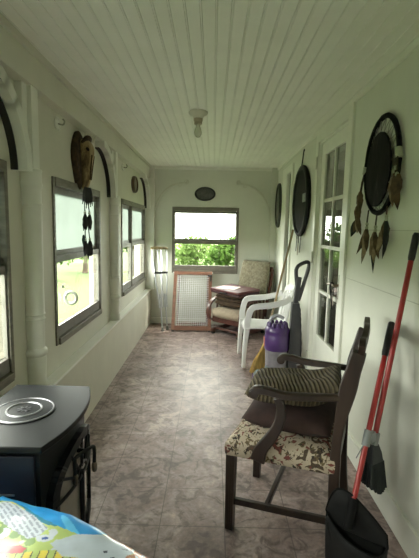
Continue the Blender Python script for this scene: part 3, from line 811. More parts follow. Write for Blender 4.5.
# ------------------------------------------------------------------ feathers, beads, cords
fbrown = M('feather_brown', (.14, .085, .045), .8, .5, 30, c2=(.045, .026, .014))
ftan = M('feather_tan', (.36, .27, .17), .8, .4, 30, c2=(.13, .085, .045))
fdark = M('feather_black', (.016, .016, .018), .7, .4, 30)
beadm = M('pale_bead', (.40, .41, .30), .5, .15, 40)
cordm = M('leather_cord', (.05, .035, .022), .8, .3, 40)
def feather(parent, p, d, L, w, mat, nrm, curl=.12, name='feather'):
    """a vane of two halves with a shaft, hanging from p along d, broad side facing nrm"""
    p, d, nrm = Vector(p), Vector(d).normalized(), Vector(nrm)
    nrm = (nrm - d*nrm.dot(d)).normalized(); s = d.cross(nrm); m = MB(); n = 9; rows = []
    for i in range(n+1):
        t = i/n; hw = w/2*(math.sin(PI*min(1, t*.93+.07))**.7)*(1-.35*t)
        c = p + d*L*t + s*(curl*L*(t**2)*.6) + nrm*(curl*L*.35*t*t)
        j = .86+.28*random.random()
        rows.append([c - s*hw*j + nrm*.002, c + nrm*(.004+.12*hw), c + s*hw*j + nrm*.002, c - nrm*.003])
    rr = [[m.v(q) for q in r] for r in rows]
    for A, B in zip(rr, rr[1:]):
        for k in range(4): m.f([A[k], A[(k+1)%4], B[(k+1)%4], B[k]])
    m.f(rr[0][::-1]); m.f(rr[-1])
    return m.build(name, mat, parent, smooth=50)
def strand(parent, p0, p1, feathers, nrm, mat=None, beads=1):
    MB().tube([p0, lerp(Vector(p0), Vector(p1), .5)+Vector(nrm)*.004, p1], .0045, 6).build('cord', cordm, parent)
    for k in range(beads):
        q = lerp(Vector(p0), Vector(p1), .95-.2*k)
        MB().lathe([(.003, -.011), (.009, -.006), (.010, 0), (.009, .006), (.003, .011)], 10, q).build('bead', beadm, parent)
    for dx, dz, L, w, mt in feathers:      # dx along Y
        feather(parent, p1, (0, dx, dz), L, w, mt, nrm, random.uniform(-.2, .25))

# big dreamcatcher near the viewer
def dreamcatcher_big():
    X = XR-.022; c = (X, 2.35, 1.865)
    t = thing('dreamcatcher', 'large black-hooped dreamcatcher with brown feathers, above the red broom grip', 'dreamcatcher', c)
    rim = M('wrapped_black_rim', (.007, .007, .007), .8, .4, 60, bmp=.4, spec=.15)
    MB().torus(c, .220, .262, .0145, 64, 10, 'YZ', .07).build('hoop', rim, t)
    hide, nt, b = new_mat('dark_hide')
    n1 = noise(nt, 16, 5, .7, .5, (1, 1, .35))
    nt.links.new(ramp(nt, n1, [(.35, (.006, .006, .006)), (.62, (.020, .019, .018)), (.80, (.11, .105, .10))]), b.inputs['Base Color']); b.inputs['Roughness'].default_value = .85; b.inputs['Specular IOR Level'].default_value = .12
    bump(nt, b, n1, .4)
    cd = Vector((X+.004, 2.385, 1.845)); m = MB(); N = 48
    ring_f = [cd + Vector((-.012, math.cos(2*PI*k/N)*.172, math.sin(2*PI*k/N)*.205)) for k in range(N)]
    m.loft([[cd + Vector((-.016, (q-cd).y*.5, (q-cd).z*.5)) for q in ring_f], ring_f, [q + Vector((.010, 0, 0)) for q in ring_f]])
    m.build('hide_disc', hide, t, smooth=40)
    wb = MB()
    for k in range(22):
        a = 2*PI*k/22
        for da in (.16, -.16):
            p = Vector((X, c[1]+.219*math.cos(a), c[2]+.261*math.sin(a))); q = cd + Vector((-.006, .170*math.cos(a+da), .203*math.sin(a+da)))
            wb.tube([p, q], .0016, 5)
    wb.build('web', M('web_thread', (.24, .235, .20), .7), t)
    nrm = (-.62, -.78, 0)
    # right side: pale wrap with tan feathers
    rr = Vector((X-.006, 2.118, 1.895))
    MB().tube([rr+Vector((0, .012, .024)), rr+Vector((0, -.004, -.024))], .018, 12).build('wrap', beadm, t)
    for dy, L in ((.015, .10), (-.012, .12), (.0, .085)):
        p = rr+Vector((-.012, dy, -.02)); q = p+Vector((0, dy*.6, -L)); 
        MB().tube([p, q], .0035, 6).build('cord', cordm, t); MB().lathe([(.003, -.012), (.009, -.006), (.009, .006), (.003, .012)], 10, q+Vector((0, 0, .03))).build('bead', beadm, t)
        feather(t, q, (0, dy*6-.1, -1), .150, .046, (fbrown, ftan, fbrown)[int(L*100) % 3], nrm, random.uniform(-.15, .15))
    feather(t, rr+Vector((-.01, -.035, -.11)), (0, -.05, -1), .15, .05, fbrown, nrm, .1)
    # left side: long tail of feathers
    ll = Vector((X-.004, 2.572, 1.865))
    MB().tube([ll+Vector((0, -.006, .022)), ll+Vector((0, .006, -.022))], .017, 12).build('wrap', beadm, t)
    for z0, z1, dy, fs in ((-.02, -.12, .03, 3), (-.02, -.20, .055, 3), (-.02, -.28, .045, 3)):
        p = ll+Vector((-.008, 0, z0)); q = ll+Vector((-.012, dy, z1))
        MB().tube([p, lerp(p, q, .5)+Vector((0, .012, 0)), q], .004, 6).build('cord', cordm, t)
        for k in range(fs): feather(t, q, (0, (k-1)*.35+.12, -1), random.uniform(.10, .14), .040, (fbrown, ftan, fbrown)[k], nrm, random.uniform(-.2, .25))
    feather(t, ll+Vector((-.014, .07, -.30)), (0, .55, -1), .12, .05, fdark, nrm, .1)
    # three strands along the bottom
    B = [((2.475, 1.625), (2.468, 1.515), [(.10, -1, .17, .045, ftan), (-.25, -1, .14, .04, fbrown), (.38, -1, .17, .036, fbrown), (-.05, -1, .21, .036, ftan), (.22, -1, .20, .03, fdark)]),
         ((2.345, 1.598), (2.335, 1.500), [(-.05, -1, .18, .042, ftan), (.32, -1, .15, .042, ftan), (-.25, -1, .16, .036, fbrown), (.08, -1, .24, .034, fdark), (.18, -1, .20, .03, fbrown)]),
         ((2.215, 1.635), (2.195, 1.560), [(.25, -1, .17, .046, ftan), (-.32, -1, .21, .036, fdark), (.0, -1, .13, .05, fbrown), (.6, -1, .20, .036, fbrown), (.42, -1, .19, .034, ftan)])]
    for (ya, za), (yb, zb), fs in B: strand(t, (X-.006, ya, za), (X-.014, yb, zb), fs, nrm, beads=2)
dreamcatcher_big()

def dreamcatcher_round():
    X = XR-.025; c = (X, 4.42, 1.80)
    t = thing('dreamcatcher', 'solid black dreamcatcher disc hung by a cord, left of the glazed door', 'dreamcatcher', c)
    MB().torus(c, .335, .345, .026, 64, 10, 'YZ', .05).build('hoop', black, t)
    m = MB(); N = 48
    rg = [Vector((X-.006, c[1]+math.cos(2*PI*k/N)*.33, c[2]+math.sin(2*PI*k/N)*.34)) for k in range(N)]
    m.loft([[lerp(Vector(c)+Vector((-.02, 0, 0)), q, .55) for q in rg], rg, [q+Vector((.014, 0, 0)) for q in rg]])
    n, nt, b = new_mat('black_disc'); f = noise(nt, 5, 5, .65, .8)
    nt.links.new(ramp(nt, f, [(.4, (.006, .006, .007)), (.62, (.012, .012, .014)), (.78, (.07, .075, .08))]), b.inputs['Base Color']); b.inputs['Roughness'].default_value = .8; b.inputs['Specular IOR Level'].default_value = .2
    m.build('disc', n, t, smooth=45)
    MB().box((X-.024, 4.165, 1.82), (.006, .13, .085)).build('patch', M('grey_patch', (.22, .235, .23), .6, .4, 40), t, bevel=.002)
    MB().tube([(X, 4.47, 2.145), (XR-.008, 4.47, 2.33)], .007, 6).build('hanging_cord', black, t)
    MB().lathe([(.012, 0), (.014, .008), (.008, .016)], 10, (XR+.004, 4.47, 2.335), (-1, 0, 0)).build('nail', black, t)
    for dy, L in ((-.10, .17), (.02, .22), (.10, .15)):
        p = Vector((X-.008, 4.40+dy, 1.455+abs(dy)*.12)); q = p+Vector((0, .004, -L*.45))
        MB().tube([p, q], .006, 6).build('cord', cordm, t); feather(t, q, (0, random.uniform(-.2, .2), -1), .13, .06, (fdark, ftan, fdark)[int(L*100) % 3], (-1, 0, 0))
dreamcatcher_round()

# ------------------------------------------------------------------ plaques
def plaque(name, label, c, axis, ra, rz, rimmat, midmat, d=.03):
    t = thing(name, label, 'plaque', c)
    s = {'X+': Vector((1, 0, 0)), 'X-': Vector((-1, 0, 0)), 'Y-': Vector((0, -1, 0))}[axis]
    u = Vector((0, 0, 1)).cross(s); C_ = Vector(c); N = 40
    def rg(k, o): return [C_ + u*math.cos(2*PI*i/N)*ra*k + Vector((0, 0, math.sin(2*PI*i/N)*rz*k)) + s*o for i in range(N)]
    MB().loft([rg(1, -.005), rg(1, d*.6), rg(.94, d), rg(.84, d), rg(.80, d*.5)], caps=False).build('rim', rimmat, t)
    MB().loft([rg(.82, d*.3), rg(.8, d*.55), rg(.4, d*.75), rg(.05, d*.8)]).build('face', midmat, t)
    return t
slate = M('slate_face', (.045, .045, .043), .55, .6, 26, c2=(.10, .10, .092))
plaque('oval_plaque', 'small dark oval plaque centred above the end window', (-.13, YB-.001, 2.007), 'Y-', .158, .104, M('dark_rim', (.022, .022, .022), .5), slate)
plaque('oval_plaque', 'dark upright oval plaque on right wall in the far corner', (XR-.001, 6.0, 1.84), 'X-', .20, .315, M('dark_green_rim', (.03, .032, .024), .5), M('olive_face', (.07, .075, .055), .4, .4, 8), .035)
plaque('oval_plaque', 'little brown-rimmed oval plaque above the far left window', (XU+.001, 5.30, 2.026), 'X+', .15, .105, M('brown_rim', (.07, .042, .022), .5), M('tan_face', (.13, .10, .06), .5, .5, 20), .035)

# small white ornaments high on the left wall
def ornament(y, z, label):
    t = thing('wall_ornament', label, 'ornament', (XU, y, z), 0, 'small white wall ornaments')
    w = M('ornament_white', (.74, .74, .68), .45, .05); wd = M('ornament_shade', (.33, .33, .27), .6)
    MB().lathe([(.034, 0), (.034, .006), (.026, .012), (.014, .014)], 20, (XU, y, z), (1, 0, 0)).build('rosette', w, t)
    m = MB()
    for k in range(6):
        a = k*PI/3; m.lathe([(.003, -.006), (.014, 0), (.003, .008)], 10, (XU+.012, y+.036*math.cos(a), z+.036*math.sin(a)), (1, 0, 0))
    m.build('petals', w, t)
    MB().tube(bez([(XU+.012, y, z), (XU+.045, y, z-.006), (XU+.055, y, z+.014), (XU+.045, y, z+.03)], 5), .005, 6).build('hook', wd, t)
ornament(2.72, 2.142, 'small white hook ornament on left wall between near post and skull hanging')
ornament(4.65, 2.148, 'small white hook ornament on left wall before the little oval plaque')

# ------------------------------------------------------------------ skull hanging with dark feathers
def skull():
    X0 = XU; yc = 3.15
    t = thing('skull_hanging', 'brown and golden animal skull hanging trailing dark feathers over the left window', 'wall hanging', (X0, yc, 1.98))
    fur = M('hide_brown', (.085, .050, .020), .9, .6, 26, c2=(.016, .010, .005), bmp=.4)
    bone, nt, b = new_mat('old_bone')
    n1 = noise(nt, 15, 6, .7, 1.1, (1, 1, .32))
    nt.links.new(ramp(nt, n1, [(.30, (.03, .016, .006)), (.42, (.13, .08, .03)), (.55, (.32, .225, .10)), (.70, (.50, .39, .21))]), b.inputs['Base Color']); b.inputs['Roughness'].default_value = .6
    bump(nt, b, n1, .5)
    N = 28
    def shield(o, k):
        out = []
        for i in range(N):
            a = 2*PI*i/N; z = math.sin(a); w = .135*(1-.42*max(0, -z)**1.2)*(1+.05*math.sin(a*5)); out.append((X0+o, yc-.035+math.cos(a)*w*k, 1.975+z*.212*k))
        return out
    MB().loft([shield(0, .98), shield(.02, 1.0), shield(.036, .86)]).build('hide_backing', fur, t)
    st = [(2.135, .030, .020, .040), (2.125, .064, .048, .055), (2.095, .080, .064, .066), (2.055, .078, .070, .072), (2.015, .072, .064, .074), (1.975, .060, .056, .072), (1.925, .052, .052, .066), (1.87, .046, .048, .060), (1.82, .038, .044, .054), (1.785, .028, .034, .048), (1.77, .014, .016, .044)]
    rings = []
    for z, hy, dx, cx in st:
        rings.append([(X0+.015+cx*.5 + dx*math.cos(2*PI*k/20)*(1 if math.cos(2*PI*k/20) > 0 else .5), yc+.005+hy*math.sin(2*PI*k/20)*(1+.10*math.cos(4*PI*k/20)), z) for k in range(20)])
    sk = MB().loft(rings).build('skull', bone, t, smooth=60, subsurf=1)
    dk = M('socket_dark', (.012, .008, .005), .9)
    for sy in (-1, 1):
        MB().lathe([(.004, -.012), (.013, -.006), (.016, .002), (.011, .008), (.004, .010)], 14, (X0+.088, yc+.005+sy*.060, 2.055), (.7, sy*.7, .1), .75).build('eye_socket', dk, sk)
        MB().tube(bez([(X0+.108, yc+.005+sy*.030, 2.02), (X0+.098, yc+.005+sy*.020, 1.93), (X0+.088, yc+.005+sy*.012, 1.84)], 5), .006, 6).build('nose_ridge', fur, sk)
    MB().tube(bez([(X0+.05, yc-.07, 2.10), (X0+.075, yc-.04, 2.135), (X0+.085, yc+.0, 2.14), (X0+.08, yc+.045, 2.125)], 5), .016, 8, radii=[lerp(.008, .020, math.sin(PI*k/15)) for k in range(16)]).build('dark_brow', fur, sk)
    tf = M('ivory_tips', (.62, .60, .48), .5, .1)
    for k in range(5):
        y = yc-.030+k*.024
        MB().tube([(X0+.055+.008*k, y, 2.125), (X0+.068+.010*k, y-.004, 2.160), (X0+.076+.012*k, y-.002, 2.178)], .009, 7, radii=[.011, .009, .003]).build('ivory_tip', tf, t)
    for k in range(6): feather(t, (X0+.055+.004*k, yc-.035+.014*k, 1.785), (.02*(k-3), (k-2.5)*.10, -1), random.uniform(.11, .17), .036, fdark, (1, -.4, 0), random.uniform(-.1, .1))
    nrm = (.75, -.65, 0)
    for z0, z1, ys in ((1.76, 1.585, (-.062, .050)), (1.50, 1.385, (-.060, .052))):
        for j, dy in enumerate(ys):
            p, q = Vector((X0+.055, yc+dy*.7, z0)), Vector((X0+.062, yc+dy, z1))
            MB().tube([p, q], .004, 6).build('cord', fdark, t); MB().lathe([(.003, -.012), (.010, -.005), (.010, .005), (.003, .012)], 10, q+Vector((0, 0, .008))).build('bead', beadm, t)
            for dd in (-.16, .0, .16): feather(t, q, (dd*.3, dd, -1), random.uniform(.11, .135), .040, fdark, nrm, random.uniform(-.1, .1))
    feather(t, (X0+.062, yc-.105, 1.43), (0, -.05, -1), .08, .030, M('teal_feather', (.02, .055, .055), .6), nrm)
    feather(t, (X0+.062, yc-.0, 1.36), (.05, .05, -1), .12, .036, fdark, nrm)
skull()

# ------------------------------------------------------------------ ring suncatcher in the window
t = thing('suncatcher', 'small grey ring suncatcher hanging against the left window glass', 'suncatcher', (-1.0, 2.79, 1.0))
MB().torus((-.972, 2.79, 1.0), .040, .041, .0115, 36, 8, 'XZ').build('ring', M('suncatcher_grey', (.55, .56, .52), .3, .2), t)
MB().tube([(-.972, 2.79, 1.045), (-1.026, 2.79, 1.075)], .0022, 5).lathe([(.014, 0), (.012, .005), (.004, .010)], 12, (-1.0285, 2.79, 1.078), (1, 0, 0)).build('suction_hook', M('suction_clear', (.5, .52, .48), .2), t)

# ------------------------------------------------------------------ upright vacuum
def vacuum():
    rz = R(86); c = Vector((.66, 3.93, 0)); T = Matrix.Translation(c) @ Matrix.Rotation(rz, 4, 'Z')
    t = thing('vacuum_cleaner', 'purple and grey bagless upright vacuum cleaner beside the glazed door', 'vacuum cleaner', c, rz)
    def mb(): return MB(T)
    dg = M('vacuum_grey', (.045, .044, .049), .42, .12, 20); lg = M('vacuum_teal_grey', (.17, .22, .24), .4, .12, 20); pu = M('vacuum_purple', (.070, .026, .150), .35, .15, 14, coat=.3)
    # cleaner head
    m = mb()
    prof = [(.225, .008), (.225, .035), (.19, .065), (.12, .085), (.04, .10), (-.03, .10), (-.03, .008)]
    m.prism([(p[0], p[1]) for p in prof], 'X', -.135, .135).build('cleaner_head', lg, t, smooth=30, bevel=.010)
    mb().b2((-.14, .195, .006), (.14, .238, .028)).build('bumper', pu, t, bevel=.006)
    for sx in (-1, 1):
        mb().lathe([(.02, -.018), (.055, -.016), (.06, 0), (.055, .016), (.02, .018)], 22, (sx*.115, -.075, .06), (1, 0, 0)).build('wheel', dg, t)
    # motor housing and dirt bin
    mb().lathe([(.085, .085), (.105, .095), (.110, .13), (.104, .165)], 26, (0, .01, 0)).build('motor_housing', lg, t)
    binm = M('smoked_bin', (.22, .21, .24), .12, .25, 9, coat=.5)
    mb().lathe([(.098, .165), (.108, .17), (.112, .33), (.112, .335)], 28, (0, .01, 0)).build('dust_bin', binm, t)
    m = mb().lathe([(.116, .332), (.122, .345), (.122, .47), (.115, .485), (.119, .50), (.121, .53), (.104, .56), (.06, .575)], 28, (0, .01, 0))
    m.build('cyclone_top', pu, t)
    m = mb()
    for k in range(12):
        a = 2*PI*k/12; m.lathe([(.018, .535), (.021, .56), (.016, .595), (.006, .605)], 8, (math.cos(a)*.084, .01+math.sin(a)*.084, 0))
    m.build('cyclone_cones', pu, t)
    mb().tube(bez([(0, .07, .555), (0, .075, .63), (0, .02, .665), (0, -.05, .64)], 5), .016, 8).build('bin_handle', M('clear_grey', (.40, .40, .44), .25, .1), t)
    mb().b2((-.03, .118, .36), (.045, .136, .45)).build('warning_label', M('label_coral', (.55, .20, .16), .5, .3, 60), t, bevel=.003)
    # spine, handle wand with loop grip, hose
    P = [(0, -.155, .10), (0, -.16, .40), (0, -.158, .62), (0, -.155, .80)]
    mb().sweep(bez(P, 5), [(-.075, -.055), (.075, -.055), (.084, 0), (.075, .055), (-.075, .055), (-.084, 0)], up=(0, 1, 0), scales=[lerp(1.0, .62, (k/15)**1.6) for k in range(16)]).build('spine', dg, t, smooth=35)
    mb().sweep(bez([(0, -.15, .76), (0, -.165, .92), (0, -.178, 1.05)], 5), [(-.026, -.024), (.026, -.024), (.026, .024), (-.026, .024)], up=(0, 1, 0)).build('wand', dg, t, bevel=.006)
    L = [(0, -.162, .96), (0, -.148, 1.08), (0, -.150, 1.13), (0, -.175, 1.165), (0, -.235, 1.195), (0, -.262, 1.185), (0, -.262, 1.14), (0, -.228, 1.0), (0, -.192, .86), (0, -.178, .82)]
    mb().tube(bez(L, 5), .0185, 10).build('loop_grip', dg, t)
    mb().tube(bez([(0.03, -.185, .74), (.04, -.20, .6), (.04, -.215, .35), (.03, -.21, .14), (.0, -.16, .09)], 6), .024, 10, radii=[.024+.003*(k % 2) for k in range(25)]).build('hose', M('hose_grey', (.03, .03, .033), .5), t)
    mb().tube([(-.045, -.19, .16), (-.045, -.185, .70)], .016, 10).build('extension_tube', dg, t)
vacuum()

# ------------------------------------------------------------------ angled corn broom with wooden pole
t = thing('broom', 'wooden-poled broom with yellow bristles leaning behind the vacuum cleaner', 'broom', (.488, 4.155, 0))
p0, p1 = Vector((.550, 4.215, .19)), Vector((.922, 4.755, 1.50)); d = (p1-p0).normalized()
MB().tube([p0, p1-d*.01, p1], .0125, 10, radii=[.0125, .0125, .009]).build('pole', polewood, t)
q = p0 + d*.03; b0 = Vector((.488, 4.155, .002))
straw = M('straw_yellow', (.50, .33, .10), .8, .35, 40, stretch=(1, 1, .1), bmp=.4)
m = MB(); n = 22; s_ = Vector((.58, .30, 0)).normalized(); o_ = Vector((-.3, .58, 0)).normalized()
for i in range(n):
    for j in range(3):
        u = i/(n-1)*2-1; a = q + s_*u*.030 + o_*(j-1)*.012; b = b0 + s_*u*.070 + o_*(j-1)*.022 + Vector((0, 0, .004+random.random()*.006))
        mid = lerp(a, b, .45)+s_*u*.02; m.tube([a, mid, b], .006, 5)
m.build('bristles', straw, t)
MB().loft([[q + s_*x*.034 + o_*y*.02 for x, y in ((-1,-1),(1,-1),(1,1),(-1,1))], [q + d*.05 + s_*x*.020 + o_*y*.017 for x, y in ((-1,-1),(1,-1),(1,1),(-1,1))], [q + d*.09 + s_*x*.015 + o_*y*.015 for x, y in ((-1,-1),(1,-1),(1,1),(-1,1))]]).build('shoulder', straw, t, bevel=.004)

# ------------------------------------------------------------------ white plastic stacking chair
def plastic_chair():
    rz = R(92); c = Vector((.62, 4.57, 0)); T = Matrix.Translation(c) @ Matrix.Rotation(rz, 4, 'Z')
    t = thing('plastic_chair', 'white moulded plastic armchair between the vacuum cleaner and the glider chair', 'chair', c, rz)
    def mb(): return MB(T)
    wp = M('white_plastic', (.80, .80, .80), .35, .03, 5)
    for sx in (-1, 1):
        def chan(P, w0, w1, name): 
            n = len(P); mb().sweep(P, [(-.5, -.32), (.5, -.32), (.5, .32), (-.5, .32)], up=(0, 1, 0), scales=[(lerp(w0, w1, k/(n-1)), lerp(w0, w1, k/(n-1))) for k in range(n)]).build(name, wp, t, bevel=.008)
        chan(bez([(sx*.255, .268, 0), (sx*.25, .258, .25), (sx*.245, .240, .44)], 5), .056, .088, 'leg')
        chan(bez([(sx*.245, -.265, 0), (sx*.232, -.235, .25), (sx*.222, -.205, .44)], 5), .054, .074, 'leg')
        A = bez([(sx*.245, .240, .43), (sx*.262, .238, .52), (sx*.272, .205, .645), (sx*.272, .14, .678), (sx*.266, .0, .692), (sx*.246, -.14, .722), (sx*.215, -.225, .765)], 5)
        mb().sweep(A, [(-.030, -.010), (.030, -.010), (.034, .004), (.024, .013), (-.024, .013), (-.034, .004)], scales=[lerp(1.0, 1.0, k/30) for k in range(len(A))]).build('arm', wp, t, smooth=40)
    m = mb()
    def seat(u, v):
        x = (u*2-1)*lerp(.205, .250, v); y = lerp(-.215, .255, v)
        return (x, y, .425 - .02*math.sin(PI*u)*math.sin(PI*min(1, v*1.1)) + .012*v - .05*max(0, (v-.88)/.12)**2)
    m.grid(seat, 16, 16); m.build('seat', wp, t, solid=.012, smooth=60)
    m = mb()
    def back(u, v):
        x = (u*2-1)*lerp(.205, .225, v)*(1 - .18*max(0, v-.75)/.25*abs(u*2-1)**2); z = lerp(.43, .885 - .05*abs(u*2-1)**3, v)
        return (x, -.215 - .085*v + .045*abs(u*2-1)**2, z)
    # slatted back: seven upright slats in a frame
    def patch(u0, u1, v0, v1): m.grid(lambda a, b: back(lerp(u0, u1, a), lerp(v0, v1, b)), 6, 10)
    patch(0, 1, .84, 1); patch(0, 1, 0, .12)
    k = 7
    for i in range(k):
        u0 = i/k + .015*(i > 0); u1 = (i+1)/k - .015*(i < k-1) ; patch(u0 if i == 0 else u0+.012, u1 if i == k-1 else u1-.012, .12, .84)
    m.build('backrest', wp, t, solid=.012, smooth=60)
plastic_chair()

# ------------------------------------------------------------------ glider chair in the far corner
def glider():
    rz = R(137); c = Vector((.395, 5.80, 0)); T = Matrix.Translation(c) @ Matrix.Rotation(rz, 4, 'Z')
    t = thing('glider_chair', 'cherry wood glider chair with mottled beige back cushion, in the far right corner', 'chair', c, rz)
    def mb(M2=None): return MB(T @ M2 if M2 else T)
    fab = M('mottled_chenille', (.26, .235, .16), .95, .3, 34, c2=(.115, .10, .065), bmp=.4)
    pale = M('pale_cushion', (.36, .295, .22), .9, .15, 20, bmp=.2)
    # base: two runners, cross bars, feet
    for sx in (-1, 1):
        mb().bar((sx*.235, -.30, .075), (sx*.235, .31, .055), .045, .05).build('runner', gliderwood, t, bevel=.008)
        for y in (-.27, .28): mb().lathe([(.022, 0), (.03, .008), (.03, .03), (.018, .045)], 12, (sx*.235, y, 0)).build('foot', black, t)
        # curved arm: swoops from the front of the seat frame up and back
        A = bez([(sx*.295, .10, .19), (sx*.300, .27, .20), (sx*.300, .325, .29), (sx*.300, .30, .40), (sx*.298, .22, .475), (sx*.295, .10, .515), (sx*.292, -.10, .53), (sx*.285, -.27, .545)], 6)
        mb().sweep(A, [(-.028, -.014), (.028, -.014), (.028, .014), (-.028, .014)]).build('arm', gliderwood, t, bevel=.006)
        for k in range(5):
            y = -.20 + k*.085; mb().bar((sx*.292, y, .215), (sx*.292, y, .515), .016, .022).build('spindle', gliderwood, t, bevel=.003)
        mb().bar((sx*.290, -.29, .20), (sx*.290, .22, .20), .028, .05).build('side_rail', gliderwood, t, bevel=.006)
    for y in (-.2, .22): mb().bar((-.235, y, .075), (.235, y, .075), .05, .03).build('cross_bar', gliderwood, t, bevel=.006)
    mb().b2((-.275, .22, .165), (.275, .262, .255)).build('front_rail', gliderwood, t, bevel=.010)
    mb().b2((-.27, -.28, .19), (.27, .22, .222)).build('seat_board', gliderwood, t, bevel=.006)
    B = Matrix.Translation((0, -.285, .24)) @ Matrix.Rotation(R(13), 4, 'X')
    m = mb(B)
    for sx in (-1, 1): m.bar((sx*.255, 0, 0), (sx*.255, 0, .70), .035, .035, up=(0, 1, 0))
    m.b2((-.255, -.017, .66), (.255, .017, .73))
    for k in range(5): m.b2((-.16+k*.08-.012, -.008, .02), (-.16+k*.08+.012, .008, .67))
    m.build('back_frame', gliderwood, t, bevel=.005)
    m = mb(); rings = []
    # seat cushion with a full rolled front edge
    for k in range(13):
        x = lerp(-.262, .262, k/12); s_ = 1 - .10*abs(k/6-1)**6; rings.append([(x, -.24+.02, .235), (x, .26*s_, .235), (x, .305*s_, .262), (x, .318*s_, .310), (x, .295*s_, .358), (x, .22, .385*s_+.03*(1-s_)), (x, 0, .392*s_), (x, -.22, .385*s_)])
    m.loft(rings); m.build('seat_cushion', pale, t, smooth=60)
    B2 = B @ Matrix.Translation((0, .075, .44)) @ Matrix.Rotation(R(90), 4, 'X')
    mb(B2).cushion((0, 0, 0), .265, .375, .135, 22, None, 6, .006).build('back_cushion', fab, t, smooth=60)
    # things piled on the seat
    bl = M('brown_blanket', (.085, .050, .025), .95, .35, 18, c2=(.03, .018, .010), bmp=.4)
    m = mb()
    def lay(z, hx, hy, cy, h, k):
        m.cushion((0.01*k, cy, z), hx, hy, h, 16, lambda u, v: .010*math.sin(u*4+k)*math.cos(v*3), 8, .006)
    lay(.443, .255, .205, .06, .075, 1); lay(.498, .25, .20, .055, .07, 2); lay(.551, .235, .195, .05, .062, 3)
    o = m.build('folded_blanket', bl, smooth=60)
    tag(origin_to(o, T @ Vector((0, .06, .395))), 'brown blanket folded in layers on the glider seat under the burgundy case', 'blanket')
    bu = M('burgundy', (.085, .016, .018), .5, .25, 12)
    B3 = Matrix.Translation((.0, .10, .629)) @ Matrix.Rotation(R(-4), 4, 'X') @ Matrix.Rotation(R(-8), 4, 'Z')
    tc_ = thing('flat_case', 'flat burgundy case lying on the folded blanket in the glider', 'case', T @ Vector((0, .10, .575)), rz)
    mb(B3).b2((-.30, -.20, -.032), (.30, .20, -.002)).build('case_body', M('burgundy_dark', (.045, .012, .014), .5), tc_, bevel=.012)
    mb(B3).b2((-.302, -.202, .001), (.302, .202, .036)).build('case_lid', bu, tc_, bevel=.012)
    mb(B3).tube(bez([(-.06, .20, 0), (-.05, .232, 0), (.05, .232, 0), (.06, .20, 0)], 5), .008, 8).build('case_handle', black, tc_)
    o = mb(B3 @ Matrix.Translation((.075, .055, .0385)) @ Matrix.Rotation(R(18), 4, 'Z')).b2((-.15, -.10, 0), (.15, .10, .004)).build('paper', M('paper_pink_white', (.80, .62, .60), .6, .1, 4), smooth=0)
    tag(o, 'pinkish white paper lying on top of the burgundy case', 'paper')
glider()

# ------------------------------------------------------------------ wooden gate leaning under the end window
def gate():
    x0, x1 = -.578, .002; p0 = Vector((0, 5.80, .0)); p1 = Vector((0, 6.225, .835)); d = (p1-p0); L = d.length
    ang = math.atan2(d.y, d.z)
    T = Matrix.Translation((0, 5.80, 0)) @ Matrix.Rotation(-ang, 4, 'X')
    t = thing('wooden_gate', 'wood framed pet gate with white wire mesh leaning under the end window', 'gate', (-.29, 5.82, 0))
    def mb(): return MB(T)
    w = .048
    for x in (x0+w/2, x1-w/2): mb().b2((x-w/2, -.012, .018), (x+w/2, .012, L-.0)).build('stile', pinewood, t, bevel=.004)
    mb().b2((x0+w, -.011, L-.055), (x1-w, .011, L-.006)).build('top_rail', pinewood, t, bevel=.004)
    mb().b2((x0+w, -.011, .020), (x1-w, .011, .085)).build('bottom_rail', pinewood, t, bevel=.004)
    # second, sliding panel set behind the first
    m = mb(); m.b2((x0+.065, .014, .11), (x1-.05, .034, .155)); m.b2((x0+.065, .014, .155), (x0+.095, .034, L-.05)); m.b2((x1-.08, .014, .155), (x1-.05, .034, L-.05))
    m.build('sliding_frame', M('pine_dark', (.15, .065, .045), .55, .25, 18), t, bevel=.003)
    m = mb(); xs = 16; zs = 28; xa, xb, za, zb = x0+w-.005, x1-w+.005, .08, L-.05
    for i in range(xs+1): m.box((lerp(xa, xb, i/xs), .0, (za+zb)/2), (.0048, .004, zb-za))
    for j in range(zs+1): m.box(((xa+xb)/2, .003, lerp(za, zb, j/zs)), (xb-xa, .004, .0048))
    m.build('wire_mesh', M('mesh_white', (.86, .86, .88), .4, .03), t, smooth=0)
    hw = M('gate_hardware', (.03, .03, .03), .4)
    m = mb().b2((x1-.062, -.022, L-.085), (x1-.004, -.012, L-.055)); m.b2((x1-.030, -.024, L-.16), (x1-.012, -.012, L-.06)); m.build('latch', hw, t, bevel=.003)
    for x in (x0+w/2, x1-w/2):
        mb().lathe([(.02, 0), (.022, .008), (.014, .020)], 12, (x, 0, 0)).build('rubber_foot', hw, t)
    for x, s_ in ((x0, -1), (x1, 1)): mb().lathe([(.012, 0), (.016, .006), (.016, .012)], 12, (x, 0, L-.03), (s_, 0, 0)).build('pressure_pad', M('pad_white', (.7, .7, .68), .5), t)
gate()

